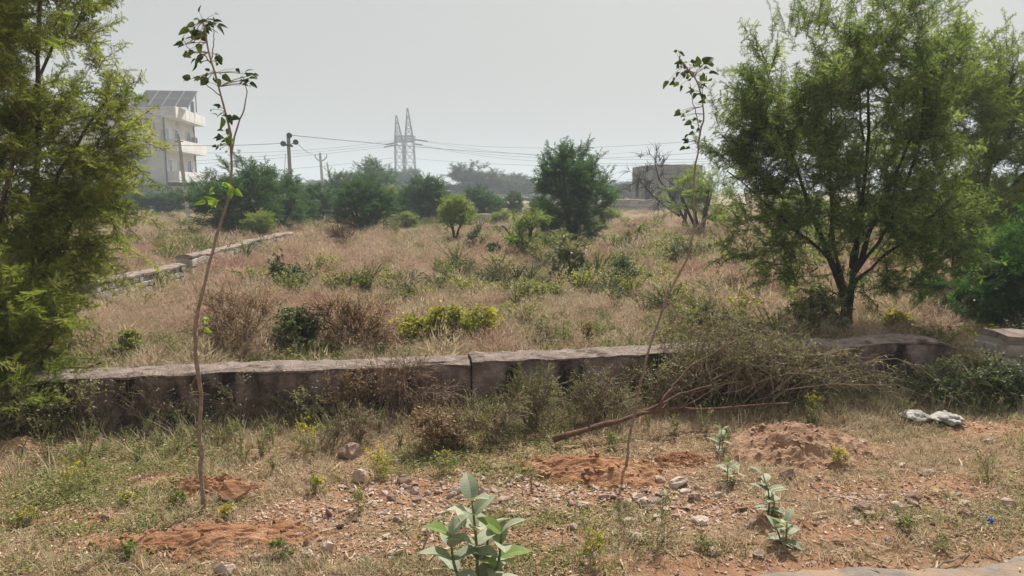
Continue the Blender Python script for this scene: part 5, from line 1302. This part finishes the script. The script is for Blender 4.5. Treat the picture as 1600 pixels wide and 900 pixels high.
def big_stone(label, px, py, wpx, hpx, seed, mat='stone', name='stone', flat=.7, group=None, cat='stone'):
    """a boulder sized from its place, faceted and worn"""
    c = onground(px, py); w = wpx / F * c.y * 1.05; h = hpx / F * c.y * 1.05
    rg = np.random.default_rng(seed)
    p = norm(rg.normal(size=(22, 3))) * (0.8 + .2 * rg.random((22, 1)))
    p[:, 2] = np.maximum(p[:, 2], -.45)
    bm = bmesh.new()
    for q in p: bm.verts.new((q[0] * w / 2, q[1] * w * .38, q[2] * h * .62 + h * .25))
    r = bmesh.ops.convex_hull(bm, input=bm.verts)
    bmesh.ops.delete(bm, geom=[g for g in r['geom_interior'] if isinstance(g, bmesh.types.BMVert)], context='VERTS')
    bmesh.ops.subdivide_edges(bm, edges=bm.edges[:], cuts=1, use_grid_fill=True)
    for v in bm.verts: v.co += Vector(rg.normal(0, .018 * w, 3))
    bmesh.ops.recalc_face_normals(bm, faces=bm.faces[:])
    me_ = bpy.data.meshes.new(name); bm.to_mesh(me_); bm.free(); me_.materials.append(M[mat])
    o = obj(name, me_, None, c)
    return tag(o, label, cat, group, 'thing')
big_stone('large squarish clod of red earth beside the left sapling', 368, 778, 62, 40, 401, 'soil_red', 'earth_clod', cat='clod')
BS = [(352, 893, 38, 26, 'pale wedge-shaped stone at the bottom edge below the left sapling'), (548, 712, 46, 28, 'pale buff boulder in the grass left of centre'), (618, 722, 20, 14, 'small pinkish stone right of the buff boulder'), (562, 750, 30, 26, 'dark round stone beside the upright yellow weed'),
      (632, 752, 30, 16, 'flat pale stone at the upper left of the rubble'), (648, 770, 18, 16, 'brown blocky stone in the left of the rubble'), (712, 768, 18, 14, 'dark brown lump in the middle of the rubble'), (755, 770, 22, 14, 'grey-pink stone at the rubble centre above the milkweed'),
      (996, 842, 26, 16, 'rounded pale stone right of the large milkweed'), (980, 788, 18, 14, 'brown stone left of its close twin, right of the rubble'), (1004, 788, 16, 14, 'brown stone right of its close twin, right of the rubble'), (1060, 758, 44, 18, 'grey stone heaped at the edge of the red earth'),
      (1085, 778, 26, 14, 'flat brown stone between two small milkweeds'), (1115, 862, 30, 12, 'flat pale stone in the grass above the bottom edge'), (1345, 795, 32, 18, 'pair-like grey stone below the soil mound'), (1358, 805, 26, 14, 'grey stone leaning on the one below the mound'),
      (1425, 780, 30, 18, 'pale rounded stone among the grass at right'), (1400, 792, 24, 14, 'grey flat stone left of the pale rounded one'), (1505, 804, 30, 16, 'pale stone left of the blue bottle cap'), (1575, 788, 30, 18, 'pale stone at the right edge above the bottle cap'),
      (1345, 692, 26, 12, 'dark stone right of the soil mound'), (1230, 742, 30, 20, 'dark grey stone at the foot of the soil mound'), (1185, 868, 24, 14, 'low buff stone beside the milkweed rosette'), (480, 868, 22, 16, 'pale stone near the bottom edge left of the large milkweed'),
      (512, 858, 22, 18, 'buff stone near the bottom edge, right of a similar pale one'), (628, 866, 24, 16, 'brown stone just left of the large milkweed'), (480, 850, 16, 12, 'small rounded brown stone above two pale ones near the bottom edge'), (1095, 815, 34, 14, 'low brown stone pair in front of the small milkweed'),
      (1542, 690, 20, 10, 'small dark stone on the right verge below the sack'), (1450, 738, 22, 10, 'small flat stone on the right verge'), (165, 812, 16, 16, 'grey stone on the red soil at left'), (403, 874, 26, 14, 'pale grey stone beside the broad-leaved weed'), (1030, 752, 26, 14, 'pale rounded cobble in the small heap right of the sapling'), (910, 790, 24, 12, 'flat grey stone at the right end of the rubble')]
for q, (px, py, w__, h__, lab) in enumerate(BS):
    big_stone(lab, px, py + 2, w__, h__, 410 + q, group='stones on the verge')
srg = np.random.default_rng(55)
ZONES = [(150, (765, 775), (115, 27), (.026, .07), 'small broken stone in the pinkish rubble spread behind the large milkweed', 'rubble stones'), (40, (590, 815), (90, 28), (.025, .065), 'small stone scattered left of the large milkweed', 'stones left of the milkweed'),
         (40, (1040, 785), (75, 24), (.03, .085), 'small stone scattered between the leaning sapling and the small milkweeds', 'stones by the sapling'), (35, (1400, 785), (120, 30), (.028, .08), 'small stone scattered in the grass on the right of the verge', 'stones at right')]
for cnt, c, s_, sz, lab, grp in ZONES:
    for _ in range(cnt):
        p = onground(c[0] + srg.normal() * s_[0], min(c[1] + srg.normal() * s_[1], 890))
        s2 = srg.uniform(*sz) * (1.25 if srg.random() < .12 else 1)
        o = obj('stone', STONES[srg.integers(10)], None, (p.x, p.y, p.z + s2 * .12), (srg.normal(0, .25), srg.normal(0, .25), srg.uniform(0, 6.28)), (s2 * 1.15, s2 * 1.0, s2))
        tag(o, lab, 'stone', grp)

# sack: crumpled white woven bag, tied at the neck
def sack():
    a, b = np.array(onground(1405, 655, .02)), np.array(onground(1502, 662, .02))
    n, k_ = 60, 30
    t = np.linspace(0, 1, n); d = (b - a); d[2] = 0
    P = a + (b - a) * t[:, None]
    rad = .012 + .075 * np.clip(np.sin(np.clip(t / .52, 0, 1) * math.pi), 0, 1) ** .7 * (t < .55) + .085 * np.clip(np.sin(np.clip((t - .5) / .56, 0, 1) * math.pi), 0, 1) ** .6 * (t >= .5)
    th = np.arange(k_) * 2 * math.pi / k_
    dn = norm(d); sd = np.array([-dn[1], dn[0], 0])
    TT, TH = np.meshgrid(t, th, indexing='ij')
    rr = rad[:, None] * (.8 + .7 * fbm(TT * 9, TH * 1.6, 5, 4) + .30 * np.abs(fbm(TT * 30, TH * 4, 6, 3)))
    V = P[:, None] + rr[..., None] * (np.cos(TH)[..., None] * sd * 1.15 + np.sin(TH)[..., None] * np.array([0, 0, .40])) + np.array([0, 0, .012])
    V[..., 2] = np.maximum(V[..., 2], gz(V[..., 0], V[..., 1]) - .005)
    i_, j_ = np.meshgrid(np.arange(n - 1), np.arange(k_), indexing='ij'); q = (i_ * k_ + j_).ravel(); q2 = (i_ * k_ + (j_ + 1) % k_).ravel()
    return MB().add(V.reshape(-1, 3), np.stack([q, q2, q2 + k_, q + k_], -1)).build('plastic_sack', M['plastic_white'], None, True)
tag(sack(), 'crumpled dirty white plastic sack lying by the wall gap', 'sack')
cp = thing('bottle_cap', 'bright blue plastic bottle cap in the grass near the right edge', 'bottle cap', onground(1546, 818, .012), .4)
lathe(MB(), (0, 0, 0), (.35, -.6, .7), [(.0, .018), (.012, .018), (.015, .015), (.016, 0), (.013, 0), (.012, .012), (0, .013)], 16).build('shell', M['plastic_blue'], cp, True)
lathe(MB(), Vector((.35, -.6, .7)).normalized() * -.004, (.35, -.6, .7), [(.0165, 0), (.0175, .001), (.0175, .004), (.0165, .005)], 16).build('tamper_ring', M['plastic_blue'], cp, True)

# ------------------------------------------------------------------ ground cover: instanced inside its own object
def blades(seed, n, h, rad, wid, lean=.5, m=0, curl=.5, t0=0.0, t1=1.0):
    """a tuft: n tapering bent blades"""
    rg = np.random.default_rng(seed)
    a = rg.uniform(0, 6.28, n); rr = rad * np.sqrt(rg.random(n)); base = np.stack([rr * np.cos(a), rr * np.sin(a), np.full(n, -.01)], -1)
    an = a + rg.normal(0, .8, n); d = np.stack([np.cos(an), np.sin(an), 0 * an], -1); ln = h * rg.uniform(.45, 1.1, n); le = lean * rg.uniform(.2, 1.2, n)
    s = np.stack([-np.sin(an), np.cos(an), 0 * an], -1)
    P = []
    for f in (0, .4, .75, 1.0):
        P.append(base + d * (le * ln * (f * .5 + f * f * curl))[:, None] + np.array([0, 0, 1.0]) * (ln * (f - .35 * curl * f * f))[:, None])
    V = []
    for q, wq in enumerate((1.0, .85, .55)):
        V += [P[q] - s * wid * wq / 2, P[q] + s * wid * wq / 2]
    V.append(P[3])
    V = np.stack(V, 1).reshape(-1, 3); b = np.arange(n)[:, None] * 7
    T = np.concatenate([b + np.array([f]) for f in ((0, 1, 3), (0, 3, 2), (2, 3, 5), (2, 5, 4), (4, 5, 6))])
    return (V, T, np.repeat(t0 + (t1 - t0) * rg.random(n), 7), m)
def plume(seed, n, h, m=0):
    """airy seed-heads: many tiny slivers in an upright cloud"""
    rg = np.random.default_rng(seed); mb = MB()
    P = np.stack([rg.normal(0, .16 * h, n), rg.normal(0, .16 * h, n), h * np.clip(rg.normal(.78, .16, n), .3, 1.1)], -1)
    place(mb, (np.array([(0, .05, 0), (0, -.05, 0), (1, 0, 0)]), np.array([(0, 1, 2)])), P, rg.normal(size=(n, 3)) * .7 + np.array([0, 0, .8]) + P * np.array([1, 1, 0]) * 3, rg.normal(size=(n, 3)), rg.uniform(.03, .09, n) * h / .5, rg.random(n))
    return (np.concatenate(mb.V), np.concatenate(mb.T), np.concatenate(mb.A), m)
def herb(seed, nst, h, ls, nl, m_leaf, m_stem, w=.5):
    rg = np.random.default_rng(seed); out = MB(); lf = MB()
    for _ in range(nst):
        a = rg.uniform(0, 6.28); e = rg.uniform(.1, w) * h; P = curve([(0, 0, -.01), (e * .4 * math.cos(a), e * .4 * math.sin(a), h * .5), (e * math.cos(a), e * math.sin(a), h * rg.uniform(.7, 1.05))], 5)
        out.tube(P, np.linspace(.004, .002, 5) * h / .25, 3, cap=False)
        u = rg.uniform(.15, 1, nl); pos = np.stack([np.interp(u, np.linspace(0, 1, 5), P[:, c]) for c in range(3)], -1)
        place(lf, LEAFLET, pos, rg.normal(size=(nl, 3)) * np.array([1, 1, .5]) + np.array([0, 0, .3]), rg.normal(0, .5, (nl, 3)) + np.array([0, 0, 1]), rg.uniform(.6, 1.2, nl) * ls, rg.random(nl))
    r = [(np.concatenate(lf.V), np.concatenate(lf.T), np.concatenate(lf.A), m_leaf)]
    r.append((np.concatenate(out.V), np.concatenate(out.Q), np.concatenate(out.A), m_stem))
    return r
def flat(seed, n, size, tpl, m=0, rad=.08, z=.012):
    rg = np.random.default_rng(seed); mb = MB()
    P = np.stack([rg.normal(0, rad, n), rg.normal(0, rad, n), rg.uniform(.002, z, n)], -1)
    an = rg.uniform(0, 6.28, n)
    place(mb, tpl, P, np.stack([np.cos(an), np.sin(an), rg.normal(0, .18, n)], -1), rg.normal(0, .35, (n, 3)) + np.array([0, 0, 1]), size * rg.uniform(.5, 1.3, n), rg.random(n))
    return (np.concatenate(mb.V), np.concatenate(mb.T), np.concatenate(mb.A), m)
grg = np.random.default_rng(99)
def wedge(n, y0, y1, margin=1.6, pw=1.0):
    """random points on the ground inside the view and a good margin round it"""
    y = np.sqrt(grg.uniform(y0 ** 2, y1 ** 2, n)) if pw == 1 else y0 + (y1 - y0) * grg.random(n) ** pw
    return (grg.uniform(-1, 1, n) * (.74 * y + margin)), y
def scatter_ground(name, label, cat, protos, mats, x, y, smin, smax, wv, tilt=.12, zs=(.85, 1.2), dz=0.0):
    n = len(x); z = gz(x, y) + dz
    s = grg.uniform(smin, smax, n) if np.isscalar(smin) else smin
    sc3 = np.stack([s, s, s * grg.uniform(*zs, n)], -1)
    rot = np.stack([grg.normal(0, tilt, n), grg.normal(0, tilt, n), grg.uniform(0, 6.28, n)], -1)
    scatter(name, label, cat, protos, mats, np.stack([x, y, z], -1), rot, sc3, wv)

# short grass of the verge (green and straw)
x, y = wedge(26000, 2.95, 6.3, 1.2)
rs = road_side(x, y); ws = wall_side(x, y)
bare = np.maximum(blobs(x, y, REDW), .8 * blobs(x, y, RUBW))
dens = np.clip(.50 + 1.0 * fbm(x * 1.3, y * 1.3, 31, 4), .05, 1) * (1 - .95 * smooth(.25, .75, bare)) * smooth(-.02, .15, rs)
wallf = smooth(1.3, .3, ws)
kp = (grg.random(len(x)) < np.maximum(dens, .75 * wallf * (1 - bare))) & (ws > .02)
x, y = x[kp], y[kp]; ws = ws[kp]
gr = fbm(x * .8, y * .8, 77, 3) - .10 + grg.normal(0, .22, len(x))
var = np.where(gr > 0.05, grg.integers(0, 3, len(x)), 3 + grg.integers(0, 3, len(x)))
pr = [[blades(1, 22, .045, .05, .004, .9)], [flat(71, 34, .020, LEAFLET, 0, .05, .035)], [blades(3, 20, .03, .06, .004, 1.1), flat(72, 18, .016, LEAFLET, 0, .045, .03)], [blades(4, 20, .045, .055, .0034, 1.3, 1)], [blades(5, 14, .07, .05, .0032, 1.1, 1)], [blades(6, 22, .035, .065, .0034, 1.7, 1)]]
scatter_ground('grass', 'short green and straw-coloured grass on the verge before the wall', 'grass', pr, [M['grass_green'], M['grass_dry']], x, y, .6, 1.35 , var)
# taller dry grass along the wall foot
x, y = wedge(5200, 4.2, 6.4, 1.0); ws = wall_side(x, y)
kp = (ws > .02) & (grg.random(len(x)) < smooth(1.15, .15, ws) * (.55 + .6 * fbm(x * 1.3, y * 1.3, 41, 2)).clip(0, 1))
x, y = x[kp], y[kp]
pr = [[blades(11, 26, .15, .06, .0036, 1.2, 0)], [blades(12, 22, .12, .06, .0036, 1.3, 0)], [blades(13, 16, .20, .06, .0034, 1.0, 0)], herb(14, 5, .17, .018, 16, 1, 0), herb(15, 6, .13, .016, 18, 1, 0)]
scatter_ground('wall_foot_grass', 'taller dry grass and weeds along the foot of the wall', 'grass', pr, [M['grass_dry'], M['leaf_weed']], x, y, .6, 1.25, grg.integers(0, 5, len(x)))
# dry litter and straw lying on the verge
x, y = wedge(5200, 2.95, 6.2, 1.2); kp = (wall_side(x, y) > .03) & (road_side(x, y) > -.25) & (grg.random(len(x)) < (.3 + .5 * smooth(0, .2, road_side(x, y))) * (1 - .8 * np.maximum(blobs(x, y, RUBW), blobs(x, y, REDW))))
x, y = x[kp], y[kp]
SLIV = (np.array([(0, .03, 0), (0, -.03, 0), (1, 0, .03), (.5, .05, .05)]), np.array([(0, 1, 2), (0, 2, 3)]))
pr = [[flat(21, 26, .035, SLIV)], [flat(22, 16, .05, SLIV)], [flat(23, 26, .016, LEAFLET)], [flat(24, 6, .09, SLIV)]]
scatter_ground('straw_litter', 'dry straw and leaf litter strewn over the verge', 'litter', pr, [M['straw']], x, y, .7, 1.3, grg.integers(0, 4, len(x)), .05, dz=.003)
# gravel
x, y = wedge(70000, 2.95, 5.4, 1.0); b = blobs(x, y, RUBW); r_ = blobs(x, y, REDW)
kp = (wall_side(x, y) > .1) & (road_side(x, y) > -.2) & (grg.random(len(x)) < .05 + .9 * b ** .8 + .22 * r_ + .10 * (np.abs(road_side(x, y)) < .2))
x, y = x[kp], y[kp]
def st_tpl(k):
    me_ = STONES[k]; return [(np.array([v.co for v in me_.vertices]), np.array([list(p_.vertices) for p_ in me_.polygons]), .5, 0)]
s = .008 + .032 * grg.random(len(x)) ** 2.0
scatter_ground('gravel', 'small stone chips between the rubble and on bare soil', 'gravel', [st_tpl(k) for k in range(4)], [M['gravel']], x, y, s, 0, grg.integers(0, 4, len(x)), .3, dz=.002)

# field: tall dry grass, pink plumes, green patches
def field_points(n, y0, y1, m):
    x, y = wedge(n, y0, y1, m)
    k = wall_side(x, y) < -.32
    return x[k], y[k]
X_, Y_, S_ = [], [], []
for n, y0, y1, s in ((12000, 5.0, 10, .75), (13000, 10, 19, 1.0), (12000, 19, 36, 1.5), (7000, 36, 80, 2.4)):
    x, y = field_points(n, y0, y1, 2.0); X_.append(x); Y_.append(y); S_.append(s * grg.uniform(.6, 1.25, len(x)))
x, y, s = map(np.concatenate, (X_, Y_, S_))
green = fbm(x * .35 + 9, y * .35, 53, 3) + .06 + .12 * smooth(14, 20, y) * (1 - smooth(30, 45, y)) + grg.normal(0, .35, len(x))
var = np.where(green > .03, 5 + grg.integers(0, 3, len(x)), np.where(grg.random(len(x)) < .25, grg.integers(0, 3, len(x)), 3 + grg.integers(0, 2, len(x))))
hz = np.where(var < 3, .62, .58) * (1 + .6 * fbm(x * .9, y * .9, 57, 3)) * grg.uniform(.7, 1.25, len(x)) * (.75 + .25 * smooth(12, 6, y))
def fluff(seed, n, r, h, m):
    """rounded fuzzy tuft: fine slivers radiating from the crown of the root"""
    rg = np.random.default_rng(seed); mb = MB()
    d = norm(rg.normal(size=(n, 3)) * np.array([1, 1, .8]) + np.array([0, 0, .55])); d[:, 2] = np.abs(d[:, 2])
    q = rg.random(n) ** .45
    P = d * q[:, None] * np.array([r, r, h]) * (1 + .25 * np.sin(d[:, :1] * 5 + seed) * np.cos(d[:, 1:2] * 4))
    place(mb, (np.array([(0, .05, 0), (0, -.05, 0), (1, 0, 0)]), np.array([(0, 1, 2)])), P * .82, d + rg.normal(0, .35, (n, 3)), rg.normal(size=(n, 3)), rg.uniform(.10, .26, n) * h, rg.random(n))
    st = blades(seed + 1, 40, h * .9, r * .25, .005, 1.0, m)
    return [(np.concatenate(mb.V), np.concatenate(mb.T), np.concatenate(mb.A), m), st]
pr = [[blades(31, 34, .36, .12, .0048, .6, 1), plume(61, 150, .40, 1)], [blades(32, 30, .42, .12, .0045, .5, 1), plume(62, 160, .44, 1)], [blades(33, 34, .32, .14, .005, .8, 1), plume(63, 130, .36, 1)],
      [blades(34, 44, .24, .16, .006, 1.0, 0)], [blades(35, 40, .30, .15, .006, .9, 0), plume(64, 50, .32, 0)],
      [blades(36, 44, .24, .16, .008, .9, 2)], herb(37, 8, .28, .035, 20, 2, 2), [blades(39, 40, .26, .16, .006, 1.0, 2), blades(40, 20, .28, .14, .005, 1.0, 0)],
      fluff(81, 700, .36, .42, 1), fluff(82, 620, .42, .36, 1), fluff(83, 560, .3, .46, 0), fluff(84, 600, .36, .38, 3), herb(85, 16, .42, .042, 26, 2, 2, .9), herb(86, 14, .36, .045, 26, 4, 2, .9), herb(87, 12, .40, .036, 30, 5, 3, .8)]
# tufts and weeds standing out of the grass, metre-sized patches
C_ = [field_points(n, y0, y1, 2.0) for n, y0, y1 in ((520, 5.6, 12), (950, 12, 22), (1000, 22, 42), (500, 42, 80))]
cx = np.concatenate([c[0] for c in C_]); cy = np.concatenate([c[1] for c in C_])
kind = fbm(cx * .22, cy * .22, 91, 2) + grg.normal(0, .30, len(cx))
cv = np.where(kind > -.12, 8 + grg.integers(0, 4, len(cx)), np.where(kind > -.45, 12 + grg.integers(0, 2, len(cx)), np.where(grg.random(len(cx)) < .5, 14, 10)))
reps = grg.integers(1, 4, len(cx))
bx_ = np.repeat(cx, reps) + grg.normal(0, .28, reps.sum()); by_ = np.repeat(cy, reps) + grg.normal(0, .28, reps.sum()); bv = np.repeat(cv, reps)
kk = wall_side(bx_, by_) < -.45
bx_, by_, bv = bx_[kk], by_[kk], bv[kk]
bs = grg.uniform(.5, 1.5, len(bx_)) * (.8 + .35 * smooth(8, 20, by_)); bh = bs * grg.uniform(.7, 1.05, len(bx_)) * np.where(by_ > 30, .8, .95)
x = np.concatenate([x, bx_]); y = np.concatenate([y, by_]); var = np.concatenate([var, bv]); s = np.concatenate([s, bs]); hz = np.concatenate([hz, bh])
n_ = len(x)
scatter('dry_grass', 'dry brown and pinkish grass with green weeds covering the field', 'grass', pr, [M['grass_dry'], M['grass_pink'], M['grass_green'], M['straw_red'], M['leaf_yellow'], M['leaf_dark']], np.stack([x, y, gz(x, y)], -1), np.stack([grg.normal(0, .1, n_), grg.normal(0, .1, n_), grg.uniform(0, 6.28, n_)], -1), np.stack([s, s, hz], -1), var)
